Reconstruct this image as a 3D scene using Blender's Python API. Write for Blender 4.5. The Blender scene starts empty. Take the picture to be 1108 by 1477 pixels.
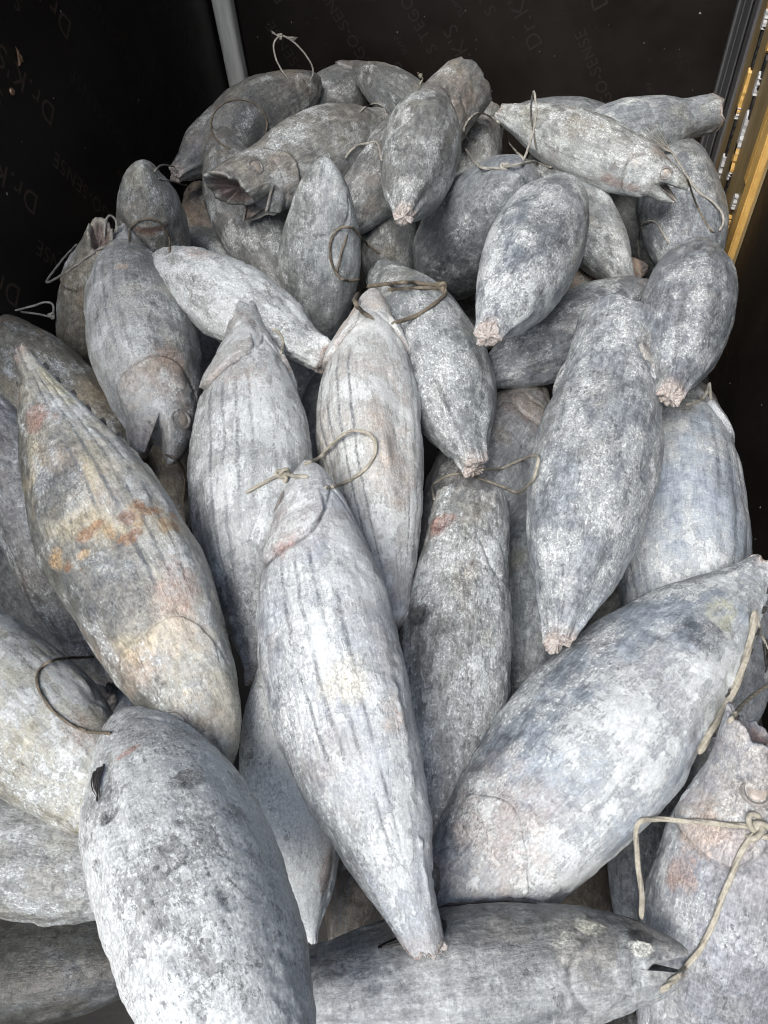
import bpy, math, random
import numpy as np
from mathutils import Matrix, Vector
from mathutils.bvhtree import BVHTree

# ---------------------------------------------------------------- camera, sky, sun, exposure
scene = bpy.context.scene
col = scene.collection
CAM_M = [[0.984219, -0.090148, 0.152268], [0.16531, 0.77539, -0.609461], [-0.063125, 0.625014, 0.778057]]
EYE = Vector((0.0, 0.0, 0.95))
cam_data = bpy.data.cameras.new('camera')
cam_data.sensor_fit = 'VERTICAL'
cam_data.sensor_height = 36.0
cam_data.lens = 36.0 * 1060.0 / 1477.0
cam_data.clip_start = 0.02
cam_data.clip_end = 200.0
cam = bpy.data.objects.new('camera', cam_data)
col.objects.link(cam)
m4 = Matrix(CAM_M).to_4x4()
m4.translation = EYE
cam.matrix_world = m4
scene.camera = cam

SUN_ELEV, SUN_AZ = 55.0, 200.0          # compass-like angle measured from +Y, clockwise
world = bpy.data.worlds.new('World')
scene.world = world
world.use_nodes = True
wn = world.node_tree.nodes
wl = world.node_tree.links
wn.clear()
sky = wn.new('ShaderNodeTexSky')
sky.sky_type = 'NISHITA'
sky.sun_disc = False
sky.sun_elevation = math.radians(SUN_ELEV)
sky.sun_rotation = math.radians(SUN_AZ)
sky.air_density = 0.9
sky.dust_density = 3.0
sky.ozone_density = 1.0
bg = wn.new('ShaderNodeBackground')
bg.inputs['Strength'].default_value = 0.11
wo = wn.new('ShaderNodeOutputWorld')
wl.new(sky.outputs[0], bg.inputs[0])
wl.new(bg.outputs[0], wo.inputs[0])

sun_data = bpy.data.lights.new('sun', 'SUN')
sun_data.energy = 1.5
sun_data.angle = math.radians(35.0)
sun_data.color = (1.0, 0.97, 0.92)
sun = bpy.data.objects.new('sun', sun_data)
col.objects.link(sun)
az, el = math.radians(SUN_AZ), math.radians(SUN_ELEV)
sdir = Vector((math.sin(az) * math.cos(el), math.cos(az) * math.cos(el), math.sin(el)))
sun.rotation_euler = sdir.to_track_quat('Z', 'Y').to_euler()

scene.view_settings.view_transform = 'Standard'
scene.view_settings.look = 'None'
scene.view_settings.exposure = 1.3
scene.view_settings.gamma = 1.0
scene.view_settings.use_curve_mapping = False
scene.cycles.max_bounces = 6
scene.cycles.filter_width = 1.1

rng = np.random.default_rng(7)
random.seed(7)

# ---------------------------------------------------------------- helpers
def hash3(ix, iy, iz, seed):
    h = (ix.astype(np.uint32) * np.uint32(374761393) + iy.astype(np.uint32) * np.uint32(668265263)
         + iz.astype(np.uint32) * np.uint32(2147483647) + np.uint32(seed) * np.uint32(1274126177))
    h = (h ^ (h >> np.uint32(13))) * np.uint32(1274126177)
    h = h ^ (h >> np.uint32(16))
    h = h * np.uint32(2246822519)
    h = h ^ (h >> np.uint32(15))
    return (h & np.uint32(0xffff)).astype(np.float32) / 65535.0

def n3(p, seed=0):
    """smooth value noise in 0..1 for an (n,3) array"""
    p = p + 137.3
    i = np.floor(p).astype(np.int64)
    f = (p - i).astype(np.float32)
    f = f * f * (3 - 2 * f)
    x0, y0, z0 = i[:, 0], i[:, 1], i[:, 2]
    def g(a, b, c):
        return hash3(x0 + a, y0 + b, z0 + c, seed)
    fx, fy, fz = f[:, 0], f[:, 1], f[:, 2]
    c00 = g(0, 0, 0) * (1 - fx) + g(1, 0, 0) * fx
    c10 = g(0, 1, 0) * (1 - fx) + g(1, 1, 0) * fx
    c01 = g(0, 0, 1) * (1 - fx) + g(1, 0, 1) * fx
    c11 = g(0, 1, 1) * (1 - fx) + g(1, 1, 1) * fx
    return (c00 * (1 - fy) + c10 * fy) * (1 - fz) + (c01 * (1 - fy) + c11 * fy) * fz

def fbm(p, octs=4, seed=0, gain=0.5):
    a, s, t = 1.0, 0.0, 0.0
    for o in range(octs):
        s = s + a * n3(p * (2.03 ** o), seed + o * 17)
        t += a
        a *= gain
    return s / t

def sstep(a, b, x):
    t = np.clip((x - a) / (b - a), 0, 1)
    return t * t * (3 - 2 * t)

def mesh_from(name, verts, faces, smooth=True, attrs=None):
    """faces: (n,4) or (n,3) int array, or a list of both"""
    me = bpy.data.meshes.new(name)
    verts = np.asarray(verts, dtype=np.float32)
    if not isinstance(faces, list):
        faces = [np.asarray(faces)]
    loops = np.concatenate([np.asarray(f).ravel() for f in faces if len(f)]).astype(np.int32)
    tot = np.concatenate([np.full(len(f), np.asarray(f).shape[1]) for f in faces if len(f)]).astype(np.int32)
    me.vertices.add(len(verts))
    me.vertices.foreach_set('co', verts.ravel())
    me.loops.add(len(loops))
    me.loops.foreach_set('vertex_index', loops)
    me.polygons.add(len(tot))
    me.polygons.foreach_set('loop_start', np.concatenate([[0], np.cumsum(tot)[:-1]]).astype(np.int32))
    me.polygons.foreach_set('loop_total', tot)
    me.polygons.foreach_set('use_smooth', np.full(len(tot), smooth))
    me.update(calc_edges=True)
    for an, (ty, data) in (attrs or {}).items():
        at = me.attributes.new(an, ty, 'POINT')
        at.data.foreach_set('color' if ty == 'FLOAT_COLOR' else 'vector', np.asarray(data, dtype=np.float32).ravel())
    me.validate()
    return me

def link(name, me, mat, parent=None):
    o = bpy.data.objects.new(name, me)
    col.objects.link(o)
    if mat is not None:
        me.materials.append(mat)
    if parent is not None:
        o.parent = parent
    return o

def tag(o, label=None, cat=None, group=None, kind=None):
    if label: o['label'] = label
    if cat: o['category'] = cat
    if group: o['group'] = group
    if kind: o['kind'] = kind
    return o

def grid_faces(nu, nv, wrap_v=False, base=0):
    u = np.arange(nu - 1)
    v = np.arange(nv if wrap_v else nv - 1)
    U, V = np.meshgrid(u, v, indexing='ij')
    V2 = (V + 1) % nv
    a = base + U * nv + V
    b = base + U * nv + V2
    c = base + (U + 1) * nv + V2
    d = base + (U + 1) * nv + V
    return np.stack([a.ravel(), b.ravel(), c.ravel(), d.ravel()], 1)

def box_mesh(name, lo, hi, bevel=0.0):
    import bmesh
    bm = bmesh.new()
    bmesh.ops.create_cube(bm, size=1.0)
    for v in bm.verts:
        v.co = Vector([lo[i] + (v.co[i] + 0.5) * (hi[i] - lo[i]) for i in range(3)])
    if bevel:
        bmesh.ops.bevel(bm, geom=bm.edges[:], offset=bevel, segments=2, affect='EDGES')
    me = bpy.data.meshes.new(name)
    bm.to_mesh(me)
    bm.free()
    return me

# ---------------------------------------------------------------- materials
def new_mat(name):
    m = bpy.data.materials.new(name)
    m.use_nodes = True
    nt = m.node_tree
    return m, nt, nt.nodes['Principled BSDF']

class NT:
    """small node-building shorthand"""
    def __init__(self, nt): self.nt = nt
    def n(self, t, **kw):
        x = self.nt.nodes.new(t)
        for k, v in kw.items():
            setattr(x, k, v)
        return x
    def l(self, a, b): self.nt.links.new(a, b)
    def noise(self, vec, scale, detail=4, rough=0.55, dist=0.0):
        x = self.n('ShaderNodeTexNoise')
        x.inputs['Scale'].default_value = scale
        x.inputs['Detail'].default_value = detail
        x.inputs['Roughness'].default_value = rough
        x.inputs['Distortion'].default_value = dist
        if vec is not None: self.l(vec, x.inputs['Vector'])
        return x.outputs[0]
    def math(self, op, a, b=None, c=None, clamp=False):
        x = self.n('ShaderNodeMath', operation=op, use_clamp=clamp)
        for i, v in enumerate((a, b, c)):
            if v is None: continue
            if isinstance(v, (int, float)): x.inputs[i].default_value = v
            else: self.l(v, x.inputs[i])
        return x.outputs[0]
    def ramp(self, fac, lo, hi, a=0.0, b=1.0):
        x = self.n('ShaderNodeMapRange', interpolation_type='SMOOTHSTEP')
        x.inputs['From Min'].default_value = lo
        x.inputs['From Max'].default_value = hi
        x.inputs['To Min'].default_value = a
        x.inputs['To Max'].default_value = b
        self.l(fac, x.inputs['Value'])
        return x.outputs[0]
    def mix(self, fac, a, b, mode='MIX'):
        x = self.n('ShaderNodeMix', data_type='RGBA', blend_type=mode)
        for s, v in ((x.inputs[0], fac), (x.inputs[6], a), (x.inputs[7], b)):
            if isinstance(v, (int, float)): s.default_value = v
            elif isinstance(v, tuple): s.default_value = (*v, 1.0)
            else: self.l(v, s)
        return x.outputs[2]
    def bump(self, h, strength, dist, normal=None):
        x = self.n('ShaderNodeBump')
        x.inputs['Strength'].default_value = strength
        x.inputs['Distance'].default_value = dist
        self.l(h, x.inputs['Height'])
        if normal is not None: self.l(normal, x.inputs['Normal'])
        return x.outputs[0]

def fish_skin():
    m, nt, b = new_mat('frozen_skin')
    g = NT(nt)
    fco = g.n('ShaderNodeAttribute', attribute_name='fco')
    ca = g.n('ShaderNodeAttribute', attribute_name='skin')
    sa = g.n('ShaderNodeAttribute', attribute_name='band')
    st = g.n('ShaderNodeAttribute', attribute_name='stain')
    v = fco.outputs['Vector']
    def stretched(k, off=0.0):
        w = g.n('ShaderNodeVectorMath', operation='MULTIPLY_ADD')
        w.inputs[1].default_value = k
        w.inputs[2].default_value = (off, off, off)
        g.l(v, w.inputs[0])
        return w.outputs[0]
    sx = g.n('ShaderNodeSeparateXYZ')
    g.l(sa.outputs['Vector'], sx.inputs[0])
    big = g.noise(v, 22, 6, 0.64, 0.5)
    mid = g.noise(stretched((.6, 1, 1)), 78, 6, 0.72, 0.4)
    fine = g.noise(stretched((.7, 1, 1)), 300, 4, 0.72, 0.2)
    streak = g.noise(stretched((0.13, 1, 1)), 130, 6, 0.70, 0.9)      # scratches along the body
    cross = g.noise(stretched((1, 0.30, 0.30)), 120, 5, 0.68, 1.0)    # wrinkles round it
    frostamt = ca.outputs['Alpha']
    c = ca.outputs['Color']
    # grainy back and flank, smoother silvery belly
    dors = g.ramp(g.math('ADD', sx.outputs[2], g.math('MULTIPLY', g.math('SUBTRACT', big, 0.5), 3.0)), 2.15, 1.35)
    gk = g.math('MULTIPLY_ADD', dors, 0.62, 0.28)
    def mul(c, fac, lo, hi, f, a, bb):
        return g.mix(f, c, g.mix(1.0, c, g.mix(g.ramp(fac, lo, hi), (a, a, a * 1.02), (bb, bb, bb * .99)), 'MULTIPLY'))
    c = mul(c, mid, 0.30, 0.70, gk, 0.56, 1.40)
    c = mul(c, streak, 0.30, 0.70, 0.8, 0.72, 1.26)
    c = mul(c, cross, 0.30, 0.70, 0.8, 0.82, 1.17)
    # dark scuffs where the frost has been rubbed off
    dk = g.math('MULTIPLY', g.ramp(g.noise(stretched((.7, 1, 1), 1.3), 60, 8, 0.78, 0.8), 0.54, 0.62), g.ramp(big, 0.42, 0.60))
    c = g.mix(g.math('MULTIPLY', g.math('MULTIPLY', dk, 0.72), g.math('MULTIPLY_ADD', dors, 0.45, 0.50)), c, (0.10, 0.104, 0.112))
    # narrow dark belly stripes, broken and a little wavy
    ph = g.math('ADD', sx.outputs[0], g.math('MULTIPLY', g.math('SUBTRACT', g.noise(v, 26, 3, 0.5), 0.5), 0.34))
    fr = g.math('ABSOLUTE', g.math('SUBTRACT', g.math('FRACT', g.math('ADD', ph, 0.5)), 0.5))
    line = g.math('ADD', g.math('MULTIPLY', g.ramp(fr, 0.19, 0.03), 0.80), g.math('MULTIPLY', g.ramp(fr, 0.32, 0.04), 0.30))
    line = g.math('MULTIPLY', line, sx.outputs[1])
    line = g.math('MULTIPLY', line, g.ramp(mid, 0.36, 0.58, 0.45, 1.0), clamp=True)
    c = g.mix(g.math('MULTIPLY', line, 0.80), c, (0.11, 0.117, 0.132))
    # rime frost: a veil whose cover follows the per-point amount, with thicker flakes and crumbs
    fsum = g.math('ADD', g.math('MULTIPLY', big, 0.25), g.math('MULTIPLY', mid, 0.24))
    fsum = g.math('ADD', fsum, g.math('MULTIPLY', cross, 0.13))
    fsum = g.math('ADD', fsum, g.math('MULTIPLY', fine, 0.14))
    fsum = g.math('ADD', fsum, g.math('MULTIPLY', streak, 0.24))
    fsum = g.math('ADD', fsum, g.math('MULTIPLY', g.math('SUBTRACT', frostamt, 0.5), 0.50))
    fsum = g.math('SUBTRACT', fsum, g.math('MULTIPLY', g.math('SUBTRACT', dors, 0.5), 0.085))
    veil = g.ramp(fsum, 0.38, 0.64)
    flake = g.ramp(fsum, 0.580, 0.625)
    nol = g.math('MULTIPLY_ADD', line, -0.95, 1.0)
    c = g.mix(g.math('MULTIPLY', g.math('MULTIPLY', veil, 0.50), nol), c, (0.50, 0.50, 0.505))
    c = g.mix(g.math('MULTIPLY', g.math('MULTIPLY', flake, 0.50), nol), c, (0.72, 0.72, 0.715))
    # stains with ragged edges
    sw = g.math('ADD', st.outputs['Alpha'], g.math('MULTIPLY', g.math('SUBTRACT', g.math('ADD', g.math('MULTIPLY', mid, 0.55), g.math('MULTIPLY', g.noise(v, 30, 7, 0.74, 0.9), 0.75)), 0.65), 2.3))
    sw = g.math('MULTIPLY', g.ramp(sw, 0.26, 0.92), g.ramp(st.outputs['Alpha'], 0.02, 0.30))
    sc = g.mix(1.0, st.outputs['Color'], g.mix(g.ramp(fine, 0.28, 0.72), (0.62, 0.60, 0.58), (1.36, 1.36, 1.36)), 'MULTIPLY')
    c = g.mix(g.math('MULTIPLY', sw, g.ramp(mid, 0.34, 0.70, 0.92, 0.58)), c, sc)
    crumb = g.math('MULTIPLY', g.ramp(g.noise(stretched((.8, 1, 1), 3.1), 190, 6, 0.74, 0.3), 0.538, 0.585), g.ramp(fsum, 0.42, 0.56))
    crumb = g.math('MULTIPLY', g.math('MULTIPLY', crumb, g.math('MULTIPLY_ADD', dors, 0.45, 0.55)), g.math('MULTIPLY_ADD', sw, -0.6, 1.0))
    c = g.mix(g.math('MULTIPLY', crumb, 0.80), c, (0.84, 0.84, 0.825))
    # thin white crusty ridges
    rid = g.math('ABSOLUTE', g.math('SUBTRACT', g.noise(v, 46, 7, 0.72, 1.2), 0.5))
    rmask = g.math('MULTIPLY', g.ramp(rid, 0.020, 0.004), g.ramp(fsum, 0.46, 0.58))
    c = g.mix(g.math('MULTIPLY', rmask, 0.60), c, (0.78, 0.775, 0.76))
    pit = g.math('MULTIPLY', g.ramp(g.noise(stretched((.6, 1, 1), 7.7), 170, 5, 0.74), 0.570, 0.610), g.ramp(g.noise(v, 19, 4, .6), 0.48, 0.62))
    pit = g.math('MULTIPLY', pit, g.math('MULTIPLY_ADD', dors, 0.5, 0.5))
    c = g.mix(g.math('MULTIPLY', pit, 0.72), c, (0.075, 0.078, 0.084))
    c = mul(c, fine, 0.32, 0.68, g.math('MULTIPLY_ADD', dors, 0.5, 0.5), 0.70, 1.27)
    c = g.mix(1.0, c, (0.935, 0.998, 1.012), 'MULTIPLY')
    g.l(c, b.inputs['Base Color'])
    r = g.math('MULTIPLY_ADD', veil, 0.16, 0.37)
    r = g.math('SUBTRACT', r, g.math('MULTIPLY', g.ramp(dors, 0.6, 0.1), 0.10))
    g.l(r, b.inputs['Roughness'])
    b.inputs['Specular IOR Level'].default_value = 0.5
    h1 = g.math('ADD', g.math('MULTIPLY', flake, 0.45), g.math('MULTIPLY', mid, 0.8))
    h1 = g.math('ADD', h1, g.math('MULTIPLY', rmask, 0.35))
    h1 = g.math('ADD', h1, g.math('MULTIPLY', crumb, 0.5))
    h1 = g.math('SUBTRACT', h1, g.math('MULTIPLY', pit, 0.5))
    h1 = g.math('ADD', h1, g.math('MULTIPLY', sw, 0.3))
    n1 = g.bump(h1, 0.55, 0.0028)
    n2 = g.bump(g.math('ADD', streak, cross), 0.45, 0.0022, n1)
    n3_ = g.bump(fine, 0.40, 0.0011, n2)
    g.l(n3_, b.inputs['Normal'])
    return m

def cut_flesh():
    m, nt, b = new_mat('frozen_cut_flesh')
    g = NT(nt)
    tc = g.n('ShaderNodeTexCoord')
    n1 = g.noise(tc.outputs['Object'], 110, 5, 0.7, 0.6)
    n2 = g.noise(tc.outputs['Object'], 230, 4, 0.7)
    c = g.mix(g.ramp(n1, 0.35, 0.62), (0.20, 0.145, 0.125), (0.36, 0.315, 0.29))
    c = g.mix(g.ramp(n2, 0.42, 0.56), c, (0.46, 0.44, 0.42))
    g.l(c, b.inputs['Base Color'])
    b.inputs['Roughness'].default_value = 0.6
    g.l(g.bump(g.math('ADD', n1, n2), 0.8, 0.004), b.inputs['Normal'])
    return m

def simple(name, c1, c2, scale, rough, bump=0.4, dist=0.002, spec=0.5, metal=0.0, stretch=None):
    m, nt, b = new_mat(name)
    g = NT(nt)
    tc = g.n('ShaderNodeTexCoord')
    v = tc.outputs['Object']
    if stretch:
        mp = g.n('ShaderNodeMapping')
        mp.inputs['Scale'].default_value = stretch
        g.l(v, mp.inputs['Vector'])
        v = mp.outputs[0]
    n1 = g.noise(v, scale, 6, 0.65, 0.5)
    n2 = g.noise(v, scale * 6, 3, 0.6)
    c = g.mix(g.ramp(g.math('ADD', g.math('MULTIPLY', n1, 0.7), g.math('MULTIPLY', n2, 0.3)), 0.35, 0.65), c1, c2)
    g.l(c, b.inputs['Base Color'])
    b.inputs['Roughness'].default_value = rough
    b.inputs['Metallic'].default_value = metal
    b.inputs['Specular IOR Level'].default_value = spec
    g.l(g.bump(g.math('ADD', n1, n2), bump, dist), b.inputs['Normal'])
    return m

def plywood():
    m, nt, b = new_mat('film_faced_plywood')
    g = NT(nt)
    tc = g.n('ShaderNodeTexCoord')
    v = tc.outputs['Object']
    n1 = g.noise(v, 3.0, 6, 0.65, 0.4)
    n2 = g.noise(v, 90, 4, 0.6)
    sp = g.n('ShaderNodeTexVoronoi')
    sp.inputs['Scale'].default_value = 26
    g.l(v, sp.inputs['Vector'])
    dust = g.math('MULTIPLY', g.ramp(g.noise(v, 7, 5, 0.7), 0.5, 0.75), g.ramp(n2, 0.45, 0.7))
    c = g.mix(g.ramp(n1, 0.3, 0.7), (0.0105, 0.0084, 0.0070), (0.018, 0.0145, 0.0122))
    c = g.mix(g.math('MULTIPLY', dust, 0.25), c, (0.05, 0.045, 0.04))
    c = g.mix(g.ramp(sp.outputs['Distance'], 0.030, 0.012), c, (0.035, 0.031, 0.026))
    g.l(c, b.inputs['Base Color'])
    g.l(g.ramp(n1, 0.3, 0.7, 0.42, 0.62), b.inputs['Roughness'])
    b.inputs['Specular IOR Level'].default_value = 0.22
    g.l(g.bump(n2, 0.15, 0.001), b.inputs['Normal'])
    return m

M_SKIN = fish_skin()
M_CUT = cut_flesh()
M_FIN = simple('fin_membrane', (0.010, 0.010, 0.011), (0.085, 0.08, 0.078), 60, 0.55, 0.6, 0.002, stretch=(1, 5, 5))
M_PUPIL = simple('clouded_pupil', (0.20, 0.175, 0.15), (0.36, 0.325, 0.285), 160, 0.3, 0.3, 0.001)
M_EYE = simple('frozen_eye', (0.10, 0.095, 0.088), (0.22, 0.21, 0.20), 120, 0.35, 0.4, 0.001)
M_PLY = plywood()
M_FLOOR = simple('dark_floor', (0.004, 0.004, 0.004), (0.009, 0.0085, 0.008), 12, 0.7)
M_PRINT = simple('brown_print', (0.034, 0.023, 0.016), (0.070, 0.046, 0.032), 60, 0.6, 0.1)
M_PRINT_FAINT = simple('faint_print', (0.013, 0.0105, 0.0085), (0.019, 0.0155, 0.0125), 60, 0.6, 0.1)  # fainter tone for the back wall and the far end of the left one
M_POST = simple('weathered_pole', (0.40, 0.41, 0.36), (0.60, 0.60, 0.54), 14, 0.75, 0.6, 0.004, stretch=(1, 1, 0.12))
M_ALU = simple('grey_aluminium', (0.17, 0.175, 0.185), (0.25, 0.255, 0.265), 30, 0.42, 0.15, 0.001, metal=0.6, stretch=(1, 1, 0.08))
M_OLIVE = simple('olive_primer', (0.20, 0.148, 0.070), (0.30, 0.225, 0.115), 18, 0.5, 0.15, 0.001, stretch=(1, 1, 0.2))
M_YELLOW = simple('yellow_paint', (0.50, 0.30, 0.085), (0.68, 0.44, 0.14), 25, 0.5, 0.3, 0.002, stretch=(1, 1, 0.3))
M_WHITE = simple('flaking_white', (0.36, 0.365, 0.37), (0.56, 0.57, 0.575), 40, 0.6, 0.5, 0.003)
M_BLACK = simple('black_rubber', (0.008, 0.008, 0.009), (0.02, 0.02, 0.021), 30, 0.6)
M_ROPE = simple('cream_rope', (0.24, 0.225, 0.18), (0.42, 0.40, 0.335), 120, 0.8, 0.6, 0.001)
M_ROPE_GREY = simple('grey_rope', (0.20, 0.195, 0.17), (0.38, 0.37, 0.33), 120, 0.8, 0.6, 0.001)
M_ROPE_DARK = simple('dark_rope', (0.085, 0.07, 0.05), (0.19, 0.165, 0.125), 120, 0.8, 0.6, 0.001)
M_CHIP = simple('pale_chips', (0.12, 0.11, 0.095), (0.34, 0.32, 0.28), 90, 0.7)
M_BRASS = simple('dull_brass', (0.25, 0.15, 0.09), (0.42, 0.28, 0.18), 80, 0.4, 0.2, 0.001, metal=0.7)

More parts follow.
